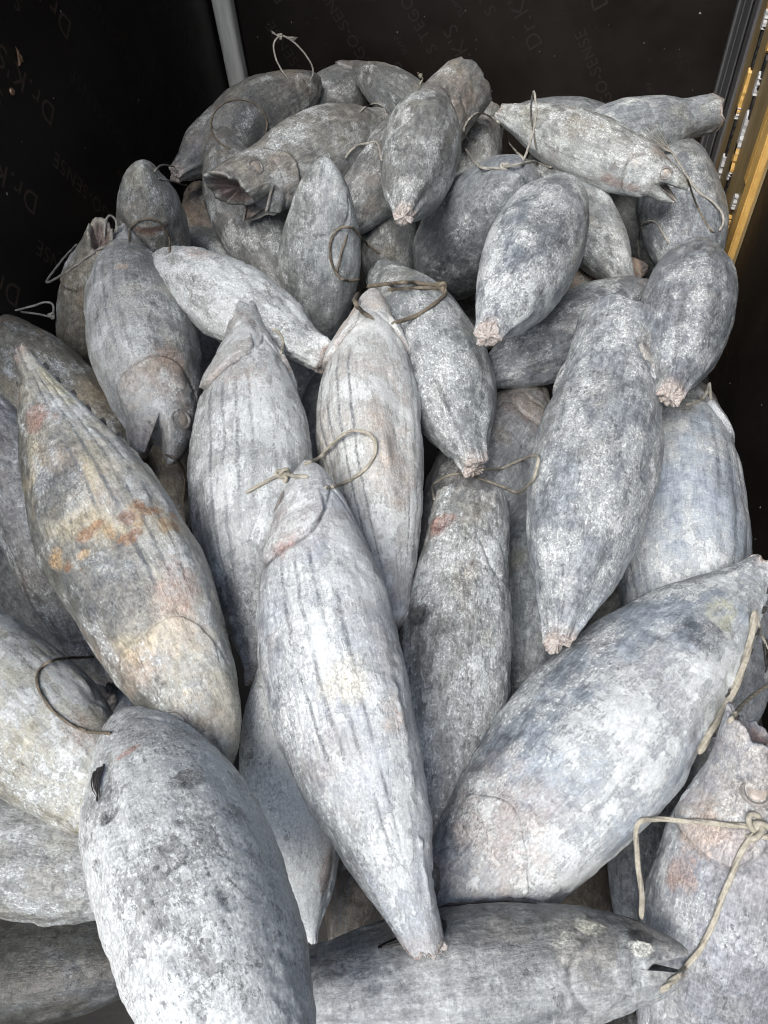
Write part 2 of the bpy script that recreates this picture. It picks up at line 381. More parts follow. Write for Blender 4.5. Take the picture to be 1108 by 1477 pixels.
# ---------------------------------------------------------------- where each fish lies (centre, axes, length, depth, bow)
SOLVED = {
    'A': {'loc': [-0.175, 0.4496, 0.0384], 'ax': [[0.3942, -0.9081, -0.1417], [-0.6218, -0.377, 0.6865], [-0.6768, -0.1825, -0.7132]], 'L': 0.6971, 'D': 0.2105, 'b': [-0.003, 0.0215, 0.0235], 'res': [722, 202]},
    'B': {'loc': [-0.5767, 0.5895, 0.0703], 'ax': [[-0.6324, 0.7305, 0.2578], [0.0637, 0.3807, -0.9225], [-0.772, -0.567, -0.2873]], 'L': 0.7873, 'D': 0.2221, 'b': [0.0, 0.0, 0.0], 'res': [664, 204]},
    'C': {'loc': [-0.3067, 0.1529, 0.0775], 'ax': [[0.6259, -0.6673, 0.4037], [0.6339, 0.7368, 0.2352], [-0.4544, 0.1087, 0.8841]], 'L': 0.6372, 'D': 0.2313, 'b': [0.0, 0.0, 0.0], 'res': [701, 256]},
    'D': {'loc': [0.1986, 0.4594, -0.146], 'ax': [[0.6047, 0.7926, 0.0781], [0.3654, -0.189, -0.9115], [-0.7077, 0.5797, -0.4039]], 'L': 0.8333, 'D': 0.2584, 'b': [-0.0064, -0.0213, 0.0175], 'res': [768, 238]},
    'E': {'loc': [0.0066, 0.1204, -0.1028], 'ax': [[-0.9644, -0.2634, 0.0245], [0.1047, -0.2953, 0.9496], [-0.2429, 0.9184, 0.3124]], 'L': 0.5618, 'D': 0.1626, 'b': [0.0, 0.0, 0.0], 'res': [667, 192]},
    'F': {'loc': [0.3422, 0.2214, -0.2162], 'ax': [[-0.0897, -0.7925, -0.6032], [0.5725, 0.4546, -0.6824], [0.815, -0.4066, 0.4129]], 'L': 0.5928, 'D': 0.2031, 'b': [0.0, 0.0, 0.0], 'res': [634, 215]},
    'G': {'loc': [-0.0411, 0.5673, -0.165], 'ax': [[0.0176, -0.9861, -0.165], [0.949, -0.0355, 0.3132], [-0.3147, -0.1621, 0.9352]], 'L': 0.6377, 'D': 0.2252, 'b': [0.0012, -0.0084, 0.0036], 'res': [547, 165]},
    'H': {'loc': [0.1613, 0.9242, -0.0436], 'ax': [[-0.1477, -0.989, -0.008], [0.9696, -0.1464, 0.1962], [-0.1952, 0.0212, 0.9805]], 'L': 0.7257, 'D': 0.2637, 'b': [0.0, 0.0, 0.0], 'res': [443, 176]},
    'I': {'loc': [0.3621, 0.9881, -0.2663], 'ax': [[-0.0514, -0.9985, -0.0172], [-0.9682, 0.0541, -0.2443], [0.2448, 0.0041, -0.9696]], 'L': 0.8893, 'D': 0.323, 'b': [0.0, 0.0, 0.0], 'res': [515, 188]},
    'J': {'loc': [-0.2323, 0.9586, -0.0499], 'ax': [[0.2274, -0.9638, -0.1389], [-0.9304, -0.2572, 0.2613], [-0.2876, 0.0698, -0.9552]], 'L': 0.7501, 'D': 0.2405, 'b': [-0.0014, 0.018, 0.0039], 'res': [467, 152]},
    'K': {'loc': [-0.452, 0.8343, -0.0387], 'ax': [[0.2779, -0.9503, -0.1402], [-0.7077, -0.3013, 0.6391], [-0.6496, -0.0784, -0.7562]], 'L': 0.7703, 'D': 0.2516, 'b': [0.0, 0.0, 0.0], 'res': [510, 172]},
    'L': {'loc': [-0.816, 1.2231, -0.048], 'ax': [[-0.4503, 0.8825, 0.1358], [0.4076, 0.0678, 0.9107], [0.7944, 0.4654, -0.3902]], 'L': 0.7436, 'D': 0.2387, 'b': [0.0, 0.0, 0.0], 'res': [341, 152]},
    'M': {'loc': [-0.6204, 1.3091, -0.0163], 'ax': [[0.8625, -0.499, -0.0846], [0.2577, 0.2891, 0.922], [-0.4356, -0.817, 0.3779]], 'L': 0.5543, 'D': 0.2, 'b': [0.0, 0.0, 0.0], 'res': [290, 112]},
    'N': {'loc': [-0.187, 1.264, -0.0988], 'ax': [[0.3853, -0.9194, 0.0792], [0.7963, 0.3747, 0.4749], [-0.4663, -0.1199, 0.8764]], 'L': 0.7249, 'D': 0.2619, 'b': [-0.0015, 0.0131, -0.0035], 'res': [298, 142]},
    'O': {'loc': [0.0254, 1.3969, 0.0876], 'ax': [[-0.2177, -0.9719, 0.0901], [0.9754, -0.2199, -0.0152], [0.0345, 0.0846, 0.9958]], 'L': 0.6638, 'D': 0.2311, 'b': [0.0, 0.0, 0.0], 'res': [244, 136]},
    'P': {'loc': [-0.1502, 1.8279, -0.1573], 'ax': [[-0.2924, 0.6197, -0.7283], [0.7959, -0.2645, -0.5446], [-0.5302, -0.7389, -0.4159]], 'L': 0.9018, 'D': 0.3265, 'b': [0.0, 0.0, 0.0], 'res': [202, 142]},
    'Q': {'loc': [-0.2548, 1.7206, 0.1282], 'ax': [[0.019, -0.999, 0.0407], [0.9995, 0.018, -0.0257], [0.0249, 0.0412, 0.9988]], 'L': 0.6042, 'D': 0.219, 'b': [0.0, 0.0, 0.0], 'res': [169, 112]},
    'R': {'loc': [-0.4827, 1.5333, -0.0678], 'ax': [[-0.1624, -0.0387, -0.986], [-0.1452, -0.9874, 0.0627], [-0.976, 0.1533, 0.1547]], 'L': 0.5463, 'D': 0.1974, 'b': [0.0, 0.0, 0.0], 'res': [289, 114]},
    'S': {'loc': [-0.5602, 1.8735, 0.0474], 'ax': [[0.4593, 0.885, -0.0768], [-0.7989, 0.3737, -0.4713], [-0.3884, 0.2778, 0.8786]], 'L': 0.5863, 'D': 0.2112, 'b': [0.0, 0.0, 0.0], 'res': [238, 116]},
    'T': {'loc': [-0.7551, 1.8426, -0.1135], 'ax': [[0.4937, -0.858, -0.1419], [0.6986, 0.2941, 0.6523], [-0.5179, -0.4212, 0.7446]], 'L': 0.7577, 'D': 0.2513, 'b': [0.0, 0.0, 0.0], 'res': [257, 112]},
    'U': {'loc': [-0.8908, 2.3391, -0.0816], 'ax': [[-0.5079, -0.857, -0.087], [0.8371, -0.5148, 0.1851], [-0.2034, 0.0211, 0.9789]], 'L': 0.6572, 'D': 0.2365, 'b': [0.0, 0.0, 0.0], 'res': [250, 104]},
    'V': {'loc': [-0.7366, 2.6565, -0.1836], 'ax': [[-0.35, -0.9306, -0.1069], [-0.2841, 0.2142, -0.9346], [0.8927, -0.2967, -0.3393]], 'L': 0.681, 'D': 0.247, 'b': [0.0, 0.0, 0.0], 'res': [205, 96]},
    'W': {'loc': [-0.4361, 2.5707, -0.0979], 'ax': [[0.7713, -0.6237, -0.1269], [0.6128, 0.7816, -0.1164], [0.1718, 0.012, 0.9851]], 'L': 0.5199, 'D': 0.1591, 'b': [0.0, 0.0, 0.0], 'res': [177, 66]},
    'X': {'loc': [-0.3542, 2.0228, -0.0322], 'ax': [[-0.4149, -0.8948, -0.1649], [0.8487, -0.4459, 0.2845], [-0.3281, -0.0219, 0.9444]], 'L': 0.7456, 'D': 0.21, 'b': [0.0, 0.0, 0.0], 'res': [308, 104]},
    'Y': {'loc': [-0.1696, 2.3074, -0.2021], 'ax': [[-0.0522, -0.9924, -0.1115], [0.9983, -0.0492, -0.0299], [0.0242, -0.1129, 0.9933]], 'L': 0.5864, 'D': 0.2128, 'b': [0.0, 0.0, 0.0], 'res': [164, 80]},
    'Z': {'loc': [0.1493, 1.9783, 0.0227], 'ax': [[-0.8692, 0.4817, 0.1118], [-0.4249, -0.8432, 0.3294], [0.253, 0.2388, 0.9375]], 'L': 0.5514, 'D': 0.1625, 'b': [0.0, 0.0, 0.0], 'res': [291, 90]},
    'AA': {'loc': [0.29, 2.3083, -0.0887], 'ax': [[0.8615, 0.5078, 0.0026], [0.2557, -0.4382, 0.8618], [0.4387, -0.7417, -0.5073]], 'L': 0.5586, 'D': 0.2009, 'b': [0.0, 0.0, 0.0], 'res': [245, 94]},
    'AB': {'loc': [0.1343, 2.6023, -0.1903], 'ax': [[-0.9885, 0.1308, 0.0763], [-0.1257, -0.9897, 0.0684], [0.0845, 0.058, 0.9947]], 'L': 0.4995, 'D': 0.1605, 'b': [0.0, 0.0, 0.0], 'res': [218, 68]},
    'AC': {'loc': [0.4481, 2.1276, -0.2192], 'ax': [[0.0123, -0.9995, -0.0274], [0.856, -0.0036, 0.5169], [-0.5168, -0.0298, 0.8556]], 'L': 0.7958, 'D': 0.2882, 'b': [0.0, 0.0, 0.0], 'res': [222, 118]},
    'AD': {'loc': [0.3453, 1.3511, -0.0109], 'ax': [[-0.1906, -0.9753, 0.1116], [0.9787, -0.18, 0.0986], [-0.076, 0.128, 0.9889]], 'L': 0.6084, 'D': 0.2201, 'b': [0.0, 0.0, 0.0], 'res': [215, 126]},
    'AE': {'loc': [0.1354, 1.8878, -0.1121], 'ax': [[0.456, -0.8769, -0.1522], [0.11, -0.1141, 0.9874], [-0.8832, -0.4669, 0.0444]], 'L': 0.571, 'D': 0.1945, 'b': [0.0, 0.0, 0.0], 'res': [236, 98]},
    'AF': {'loc': [0.3715, 2.2843, -0.3779], 'ax': [[0.4094, -0.8961, -0.1713], [0.4044, 0.0099, 0.9145], [-0.8178, -0.4437, 0.3664]], 'L': 0.5934, 'D': 0.2007, 'b': [0.0, 0.0, 0.0], 'res': [209, 78]},
    'AG': {'loc': [0.1702, 1.7603, -0.2369], 'ax': [[-0.8704, -0.4921, -0.0158], [0.3699, -0.6747, 0.6388], [-0.325, 0.5501, 0.7692]], 'L': 0.3924, 'D': 0.1376, 'b': [0.0, 0.0, 0.0], 'res': [197, 74]},
    'AH': {'loc': [0.137, 1.4231, -0.1351], 'ax': [[-0.7576, -0.6526, -0.0132], [0.6449, -0.7515, 0.1393], [-0.1008, 0.097, 0.9902]], 'L': 0.5495, 'D': 0.199, 'b': [0.0, 0.0, 0.0], 'res': [300, 116]},
    'AI': {'loc': [-0.036, 1.0663, -0.2548], 'ax': [[-0.3471, -0.9359, -0.0603], [0.4183, -0.2121, 0.8832], [-0.8394, 0.2813, 0.4651]], 'L': 0.6259, 'D': 0.2265, 'b': [0.0, 0.0, 0.0], 'res': [348, 150]},
    'AK': {'loc': [0.0953, 0.8322, -0.3101], 'ax': [[-0.0226, -0.9993, -0.0309], [0.9724, -0.0292, 0.2317], [-0.2324, -0.0248, 0.9723]], 'L': 0.611, 'D': 0.2221, 'b': [0.0, 0.0, 0.0], 'res': [381, 132]},
    'BB': {'loc': [0.236, 0.8208, -0.4478], 'ax': [[-0.4618, -0.8827, -0.087], [0.2155, -0.2069, 0.9543], [-0.8604, 0.422, 0.2858]], 'L': 0.3824, 'D': 0.1236, 'b': [0.0, 0.0, 0.0], 'res': [235, 84]},
    'AL': {'loc': [-0.2699, 0.318, -0.176], 'ax': [[0.233, -0.7429, -0.6275], [-0.1789, -0.667, 0.7232], [-0.9559, -0.0563, -0.2883]], 'L': 0.4376, 'D': 0.1553, 'b': [0.0, 0.0, 0.0], 'res': [417, 142]},
    'AM': {'loc': [-0.1801, 0.3022, -0.4575], 'ax': [[0.0865, -0.9046, 0.4173], [-0.9614, 0.0339, 0.2729], [-0.2611, -0.4248, -0.8668]], 'L': 0.4135, 'D': 0.1492, 'b': [0.0, 0.0, 0.0], 'res': [302, 100]},
    'AN': {'loc': [-1.0858, 1.1632, -0.1812], 'ax': [[0.8077, -0.5765, -0.1234], [0.237, 0.5091, -0.8274], [0.5399, 0.6391, 0.5478]], 'L': 0.7333, 'D': 0.2228, 'b': [0.0, 0.0, 0.0], 'res': [336, 132]},
    'AO': {'loc': [-1.1168, 1.4594, -0.2227], 'ax': [[-0.4352, -0.0171, -0.9002], [0.7882, 0.476, -0.3901], [0.4352, -0.8793, -0.1936]], 'L': 0.5975, 'D': 0.2162, 'b': [0.0, 0.0, 0.0], 'res': [238, 96]},
    'AP': {'loc': [-0.9948, 1.6935, -0.1352], 'ax': [[-0.3131, 0.3208, -0.8939], [0.9354, 0.267, -0.2319], [0.1642, -0.9087, -0.3837]], 'L': 0.6427, 'D': 0.2316, 'b': [0.0, 0.0, 0.0], 'res': [214, 100]},
    'AQ': {'loc': [-1.0186, 2.0893, -0.2913], 'ax': [[0.4285, -0.8907, -0.1518], [0.0727, -0.1335, 0.9884], [-0.9006, -0.4346, 0.0075]], 'L': 0.4489, 'D': 0.1626, 'b': [0.0, 0.0, 0.0], 'res': [130, 72]},
    'AR': {'loc': [-0.9145, 0.7717, -0.2305], 'ax': [[0.389, -0.5979, -0.7008], [0.844, -0.0734, 0.5312], [-0.3691, -0.7982, 0.4761]], 'L': 0.6568, 'D': 0.1835, 'b': [0.0, 0.0, 0.0], 'res': [459, 122]},
    'AS': {'loc': [-1.0289, 0.7767, -0.4219], 'ax': [[0.6912, -0.7064, -0.1528], [0.5161, 0.3344, 0.7886], [-0.5059, -0.6239, 0.5957]], 'L': 0.6995, 'D': 0.2039, 'b': [0.0, 0.0, 0.0], 'res': [367, 122]},
    'BI': {'loc': [-1.2589, 0.8555, -0.4836], 'ax': [[0.7634, -0.6323, -0.132], [0.4499, 0.3737, 0.8111], [-0.4636, -0.6786, 0.5698]], 'L': 0.5918, 'D': 0.198, 'b': [0.0, 0.0, 0.0], 'res': [274, 110]},
    'AT': {'loc': [-0.7231, 0.3763, -0.143], 'ax': [[0.8694, -0.4894, -0.0679], [-0.1833, -0.4472, 0.8755], [-0.4588, -0.7487, -0.4785]], 'L': 0.6077, 'D': 0.2202, 'b': [0.0, 0.0, 0.0], 'res': [463, 188]},
    'AU': {'loc': [-0.7212, 0.2105, -0.3348], 'ax': [[0.9982, 0.0182, -0.0575], [0.0574, 0.0082, 0.9983], [0.0187, -0.9998, 0.0072]], 'L': 0.5446, 'D': 0.1971, 'b': [0.0, 0.0, 0.0], 'res': [446, 168]},
    'AV': {'loc': [-0.7213, 0.0732, -0.4912], 'ax': [[0.9793, 0.1802, 0.0925], [-0.1512, 0.3464, 0.9258], [0.1348, -0.9206, 0.3665]], 'L': 0.5533, 'D': 0.201, 'b': [0.0, 0.0, 0.0], 'res': [430, 160]},
    'AW': {'loc': [-0.7841, 0.5822, -0.563], 'ax': [[0.3552, -0.924, -0.1414], [-0.5875, -0.3383, 0.7351], [-0.7271, -0.178, -0.663]], 'L': 0.449, 'D': 0.1363, 'b': [0.0, 0.0, 0.0], 'res': [280, 76]},
    'AX': {'loc': [0.4924, 0.7375, -0.4471], 'ax': [[-0.3688, -0.9243, -0.098], [0.3278, -0.228, 0.9168], [-0.8698, 0.306, 0.3871]], 'L': 0.4861, 'D': 0.141, 'b': [0.0, 0.0, 0.0], 'res': [318, 98]},
    'AY': {'loc': [0.3235, 0.4345, -0.4724], 'ax': [[-0.2809, -0.8996, 0.3344], [0.8071, -0.033, 0.5894], [-0.5192, 0.4355, 0.7354]], 'L': 0.4374, 'D': 0.158, 'b': [0.0, 0.0, 0.0], 'res': [291, 110]},
    'AZ': {'loc': [0.2101, 0.3652, -0.5883], 'ax': [[-0.042, -0.8367, 0.546], [0.7824, 0.3123, 0.5387], [-0.6213, 0.4499, 0.6416]], 'L': 0.4326, 'D': 0.1567, 'b': [0.0, 0.0, 0.0], 'res': [260, 104]},
    'BA': {'loc': [0.3452, 0.0979, -0.5825], 'ax': [[-0.1405, -0.5666, 0.8119], [0.9232, 0.2213, 0.3141], [-0.3576, 0.7937, 0.492]], 'L': 0.4914, 'D': 0.1781, 'b': [0.0, 0.0, 0.0], 'res': [294, 130]},
    'BC': {'loc': [-0.5592, 1.4147, -0.3558], 'ax': [[0.5095, -0.8557, -0.091], [0.4749, 0.1914, 0.859], [-0.7176, -0.4808, 0.5038]], 'L': 0.4632, 'D': 0.1673, 'b': [0.0, 0.0, 0.0], 'res': [186, 84]},
    'BF': {'loc': [-0.4234, 1.2186, -0.2839], 'ax': [[-0.0889, -0.9884, -0.1232], [0.9825, -0.1073, 0.152], [-0.1635, -0.1075, 0.9807]], 'L': 0.5128, 'D': 0.1766, 'b': [0.0, 0.0, 0.0], 'res': [255, 92]},
    'BD': {'loc': [-0.3823, 1.8872, -0.1979], 'ax': [[0.1408, -0.9833, -0.1155], [0.9016, 0.0792, 0.4252], [-0.409, -0.164, 0.8977]], 'L': 0.5402, 'D': 0.1963, 'b': [0.0, 0.0, 0.0], 'res': [178, 86]},
    'BE': {'loc': [-0.8352, 1.8073, -0.2617], 'ax': [[0.8324, -0.5475, -0.0857], [0.2734, 0.2713, 0.9229], [-0.482, -0.7916, 0.3755]], 'L': 0.5319, 'D': 0.1934, 'b': [0.0, 0.0, 0.0], 'res': [202, 82]},
    'BG': {'loc': [-0.1809, 2.0564, -0.5488], 'ax': [[0.6581, -0.7484, 0.0826], [-0.081, 0.0387, 0.996], [-0.7486, -0.6621, -0.0352]], 'L': 0.5509, 'D': 0.1986, 'b': [0.0, 0.0, 0.0], 'res': [172, 80]},
    'BH': {'loc': [-0.7862, 1.0672, -0.3304], 'ax': [[0.4322, -0.8906, -0.1417], [0.7236, 0.2488, 0.6438], [-0.5381, -0.3808, 0.752]], 'L': 0.3993, 'D': 0.129, 'b': [0.0, 0.0, 0.0], 'res': [193, 72]},
    'BK': {'loc': [0.487, 1.3763, -0.4562], 'ax': [[-0.0311, -0.9914, -0.127], [0.6944, -0.1128, 0.7107], [-0.7189, -0.0661, 0.692]], 'L': 0.5022, 'D': 0.1736, 'b': [0.0, 0.0, 0.0], 'res': [232, 86]},
    'BJ': {'loc': [-0.8364, 1.4763, -0.3298], 'ax': [[0.2719, -0.9346, -0.2292], [0.9389, 0.2055, 0.276], [-0.2108, -0.2902, 0.9334]], 'L': 0.545, 'D': 0.1538, 'b': [0.0, 0.0, 0.0], 'res': [230, 70]},
}
# ---------------------------------------------------------------- what each fish looks like
COOL, WARM, PLAIN, BROWN = (.975, 1.0, 1.035), (1.08, 1.02, .91), (1.01, 1.005, .99), (1.02, .93, .85)
META = {
'A': dict(label='pale striped tuna in the middle of the heap, its tied snout at the top', parts='get', frost=.62, stripe=1.0, tone=(1.0, 1.02, 1.06), bare=.35, tr=.11,
    back=(.20, .21, .23), belly=(.44, .44, .45), flush=1.0,
    stains=[(.27, -30, .03, 16, (.34, .18, .15), .55), (.20, -20, .07, 35, (.44, .36, .31), .4), (.58, 5, .045, 22, (.62, .58, .50), .8), (.66, 38, .05, 14, (.50, .38, .32), .5), (.42, -35, .10, 30, (.14, .147, .16), .5), (.93, 0, .05, 22, (.44, .47, .52), .5)]),
'B': dict(label='large tuna with rusty brown stains across its flank, lying head down at the left', parts='geftd', frost=.46, stripe=1.0, tone=WARM, bare=1.0, tr=.085, rough=1.3, yellow=.9, taper=.22, gillk=.22,
    back=(.115, .12, .125), belly=(.40, .39, .37), flush=1.0,
    stains=[(.455, 8, .040, 50, (.38, .32, .23), .62)] + [(.455 + .030 * math.sin(i * 5.1), -54 + i * 7.5, .010 + .006 * (i % 3), 5 + 2 * (i % 4), ((.30, .15, .07), (.24, .12, .06), (.36, .24, .13))[i % 3], .88) for i in range(15)] + [(.47, -10, .016, 9, (.20, .09, .05), .88), (.79, 24, .036, 20, (.29, .17, .135), .92), (.765, 2, .014, 8, (.34, .18, .12), .8), (.87, -34, .075, 20, (.56, .51, .37), .95), (.68, 40, .09, 15, (.47, .41, .31), .6), (.31, -24, .055, 22, (.42, .29, .24), .75), (.38, 26, .10, 34, (.085, .09, .098), .80), (.60, 30, .06, 24, (.09, .095, .104), .85), (.70, 10, .05, 20, (.11, .115, .125), .6), (.12, 0, .04, 30, (.50, .42, .30), .5)]),
'C': dict(label='very big frost-whitened tuna in the bottom left foreground with a dark ragged fin', parts='p', frost=.84, stripe=.15, tone=PLAIN, bare=.22,
    back=(.27, .275, .285), belly=(.42, .42, .42), flush=.15, yellow=.2, pect=(.32, 0), finphi=-33,
    stains=[(0.467, -30, .011, 5, (.02, .02, .02), 1.), (0.478, 21, .016, 9, (.07, .075, .08), .95), (0.460, 24, .010, 5, (.05, .05, .05), 1.), (0.337, -8, .010, 8, (.44, .22, .17), .9), (0.270, 10, .10, 45, (.20, .205, .215), .65), (0.560, 44, .03, 10, (.10, .10, .105), .8), (0.530, -18, .06, 14, (.22, .22, .225), .6)],
    pits=[(0.467, -30, .010, 4, .012)]),
'D': dict(label='big blue-grey tuna lying aslant at the right with its tail toward the right wall', parts='geftd', frost=.58, stripe=.35, tone=COOL, bare=.8, tr=.09, rough=1.2, gillk=.22,
    back=(.16, .175, .20), belly=(.33, .345, .375), flush=.9,
    stains=[(.73, -4, .045, 24, (.075, .083, .10), .9), (.80, -6, .05, 20, (.44, .42, .28), .6), (.23, 10, .08, 45, (.38, .32, .30), .7), (.30, 30, .06, 26, (.37, .30, .27), .5), (.62, -10, .05, 20, (.36, .38, .41), .6)]),
'E': dict(label='dark mottled tuna lying crosswise along the bottom edge, jaws just open', parts='dp', frost=.24, stripe=.4, tone=PLAIN, bare=1.0, mo=.30, rough=1.3, pect=(.52, .7),
    back=(.14, .145, .15), belly=(.31, .315, .325), flush=.3,
    stains=[(.11, -26, .022, 12, (.02, .02, .022), 1.), (.115, -8, .022, 10, (.62, .60, .56), .95), (.22, -36, .03, 12, (.56, .54, .46), .8), (.28, -20, .03, 12, (.55, .53, .47), .7), (.42, 30, .12, 40, (.11, .115, .12), .6)]),
'F': dict(label='tuna standing head up at the right edge, cream rope across its brownish face', parts='ge', frost=.44, stripe=.3, tone=(.98, .98, 1.02), bare=.8, blunt=.42, gillk=.6,
    back=(.17, .175, .19), belly=(.29, .295, .31), flush=1.0, flushcol=(.40, .33, .28),
    stains=[(.10, 0, .12, 75, (.40, .36, .32), .55), (.22, -35, .05, 28, (.42, .33, .28), .8), (.33, -40, .05, 14, (.36, .25, .21), .7), (.55, 10, .09, 30, (.14, .145, .16), .6)]),
'G': dict(label='grey tuna right of the pale striped one with a red gash and two dark sores', parts='', frost=.62, stripe=.2, tone=PLAIN, bare=.6, blunt=.78, rough=1.4,
    back=(.20, .205, .21), belly=(.33, .33, .335), flush=.4,
    stains=[(.150, -36, .030, 15, (.24, .13, .105), .92), (.165, -30, .012, 9, (.14, .05, .045), .95), (.425, -40, .022, 12, (.04, .04, .045), .95), (.455, -12, .026, 13, (.13, .13, .13), .9), (.31, 2, .03, 5, (.10, .095, .095), .8), (.33, 4, .05, 18, (.36, .32, .26), .6), (.46, 38, .028, 10, (.46, .44, .40), .7), (.9, 0, .15, 60, (.11, .115, .12), .5)],
    pits=[(.150, -36, .028, 13, .035), (.425, -40, .020, 10, .03), (.455, -12, .022, 11, .015), (.31, 2, .03, 6, .012)]),
'H': dict(label='long blue-grey tuna right of centre, cut tail downward and a torn gill near its top', parts='tg', frost=.60, stripe=.2, tone=COOL, bare=.45, blunt=.92, slant=0, tr=.085,
    back=(.22, .23, .25), belly=(.31, .32, .345), flush=.3,
    stains=[(.16, 40, .055, 18, (.20, .17, .15), .8), (.195, 44, .018, 14, (.52, .48, .44), .9), (.42, -30, .03, 6, (.09, .09, .095), .8), (.55, -5, .18, 30, (.30, .295, .28), .5)],
    pits=[(.17, 44, .03, 12, .02)]),
'I': dict(label='smooth striped tuna against the right wall, belly up with a slit throat', parts='g', frost=.50, stripe=1.0, tone=(.96, .99, 1.05), bare=.35, blunt=.45, rough=.8,
    back=(.17, .18, .20), belly=(.33, .345, .375), flush=.7, flushcol=(.27, .23, .21), pits=[(.222, 0, .009, 38, .04)],
    stains=[(.215, 0, .007, 42, (.05, .045, .045), .95), (.12, 0, .09, 60, (.21, .19, .185), .7), (.27, 10, .03, 10, (.22, .20, .18), .8), (.28, -22, .03, 12, (.32, .29, .27), .8)]),
'J': dict(label='slender rosy-bellied striped tuna behind the middle one, snout up in a dark rope ring', parts='g', frost=.60, stripe=1.0, tone=(1.04, 1.01, .98), bare=.35, mo=.4, tr=.1,
    back=(.22, .22, .225), belly=(.42, .40, .385), flush=1.1, flushcol=(.46, .34, .28),
    stains=[(.06, 0, .06, 50, (.30, .22, .19), .5), (.62, 25, .16, 30, (.48, .38, .32), .6)]),
'K': dict(label='slim tuna left of centre, head up and thin black tail hanging down', parts='tg', frost=.60, stripe=.8, tone=PLAIN, bare=.6, blunt=.34, tr=.075, rough=1.2,
    back=(.19, .195, .20), belly=(.36, .36, .36), flush=.9,
    stains=[(.90, 0, .13, 80, (.075, .08, .085), .85), (.30, 0, .05, 30, (.42, .32, .28), .5)]),
'L': dict(label='dark backed tuna hanging head down at the left with its jaws gaping', parts='ge', frost=.50, stripe=.7, tone=(1.02, 1.0, .97), bare=.9, mo=.55, tr=.09,
    back=(.15, .155, .16), belly=(.38, .375, .37), flush=.8,
    stains=[(.27, -25, .05, 20, (.26, .18, .14), .8), (.70, -10, .14, 40, (.12, .125, .13), .7), (.66, 5, .02, 10, (.46, .33, .25), .8), (.48, 0, .10, 30, (.42, .40, .37), .6)]),
'M': dict(label='snowy crusted tuna lying aslant over the others at upper left, stub tail to the right', parts='t', frost=.80, stripe=.1, tone=(1.02, 1.02, 1.01), bare=.1, tr=.17, rough=3.0,
    back=(.27, .27, .27), belly=(.36, .36, .36), flush=.4,
    stains=[(.30, 50, .08, 16, (.38, .27, .24), .7), (.87, 10, .08, 60, (.36, .375, .39), .7)]),
'N': dict(label='grainy grey tuna under a brown rope ring, pink cut tail pointing down right', parts='t', frost=.58, stripe=.1, tone=(.97, 1.0, 1.02), bare=.5, blunt=.55, tr=.08, rough=1.1,
    back=(.19, .195, .205), belly=(.28, .285, .295), flush=.3, stains=[(.9, -5, .10, 6, (.08, .08, .085), .7)]),
'O': dict(label='plump mottled tuna in the upper right, round pale tail stump toward the viewer', parts='t', frost=0.65, stripe=.15, tone=(.95, .99, 1.05), bare=.9, tr=.09,
    back=(.19, .20, .215), belly=(.27, .28, .30), flush=.3,
    stains=[(.62, 10, .14, 40, (.09, .095, .105), .7), (.55, 58, .10, 14, (.42, .38, .34), .7)]),
'P': dict(label='smooth round-bodied grey tuna left of the plump mottled one', parts='', frost=0.46, stripe=.1, tone=(.96, .99, 1.03), bare=.3, rough=.7, tr=.10,
    back=(.185, .19, .20), belly=(.22, .225, .235), flush=.15, stains=[(.45, 10, .03, 8, (.06, .06, .065), .8)]),
'Q': dict(label='grey tuna at top centre whose pink cut tail points straight at the viewer', parts='t', frost=0.52, stripe=.5, tone=PLAIN, bare=.6, blunt=.5, tr=.095,
    back=(.17, .172, .176), belly=(.24, .24, .24), flush=.5, stains=[(.85, 0, .08, 40, (.11, .11, .115), .6)]),
'R': dict(label='upright smooth tuna with scratched ice on its skin, left of the rope loop', parts='', frost=0.50, stripe=.15, tone=(.98, 1.0, 1.0), bare=.25, rough=.8,
    back=(.21, .213, .215), belly=(.27, .272, .275), flush=.2, pect=(.24, 1.9)),
'S': dict(label='tuna with a wide open hollow mouth facing left near the back corner', parts='ge', frost=0.46, stripe=.1, tone=(1.03, 1.0, .96), bare=.3, mo=.9, blunt=.7, slant=-.22,
    back=(.185, .183, .178), belly=(.25, .245, .235), flush=.6, flushcol=(.30, .26, .23)),
'T': dict(label='dull grey tuna lying beneath the open-mouthed one', parts='', frost=0.48, stripe=.1, tone=PLAIN, bare=.5, blunt=.5,
    back=(.165, .166, .17), belly=(.22, .22, .225), flush=.4),
'U': dict(label='curved tuna in the back left corner with a rope ring on its flank', parts='t', frost=0.44, stripe=.2, tone=(1.02, 1.0, .97), bare=.8, tr=.10,
    back=(.15, .15, .15), belly=(.22, .218, .212), flush=.5, stains=[(.55, 0, .12, 40, (.06, .063, .07), .8), (.85, 0, .1, 60, (.07, .073, .08), .7)]),
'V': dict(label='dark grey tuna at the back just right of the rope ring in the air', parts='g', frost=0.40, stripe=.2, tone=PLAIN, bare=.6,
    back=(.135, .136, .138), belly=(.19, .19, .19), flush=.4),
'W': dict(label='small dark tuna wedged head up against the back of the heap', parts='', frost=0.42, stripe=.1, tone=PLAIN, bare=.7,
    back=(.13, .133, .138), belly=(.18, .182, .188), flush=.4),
'X': dict(label='tuna behind the pink-tailed one, its bony head the highest at top centre', parts='g', frost=0.46, stripe=.1, tone=PLAIN, bare=.7, blunt=.9,
    back=(.15, .15, .153), belly=(.22, .22, .22), flush=.6),
'Y': dict(label='tuna with a squared-off head beside the pink-tailed one at the top', parts='', frost=0.52, stripe=.3, tone=(1.0, .99, .98), bare=.3, blunt=.75,
    back=(.20, .20, .20), belly=(.25, .25, .25), flush=.4),
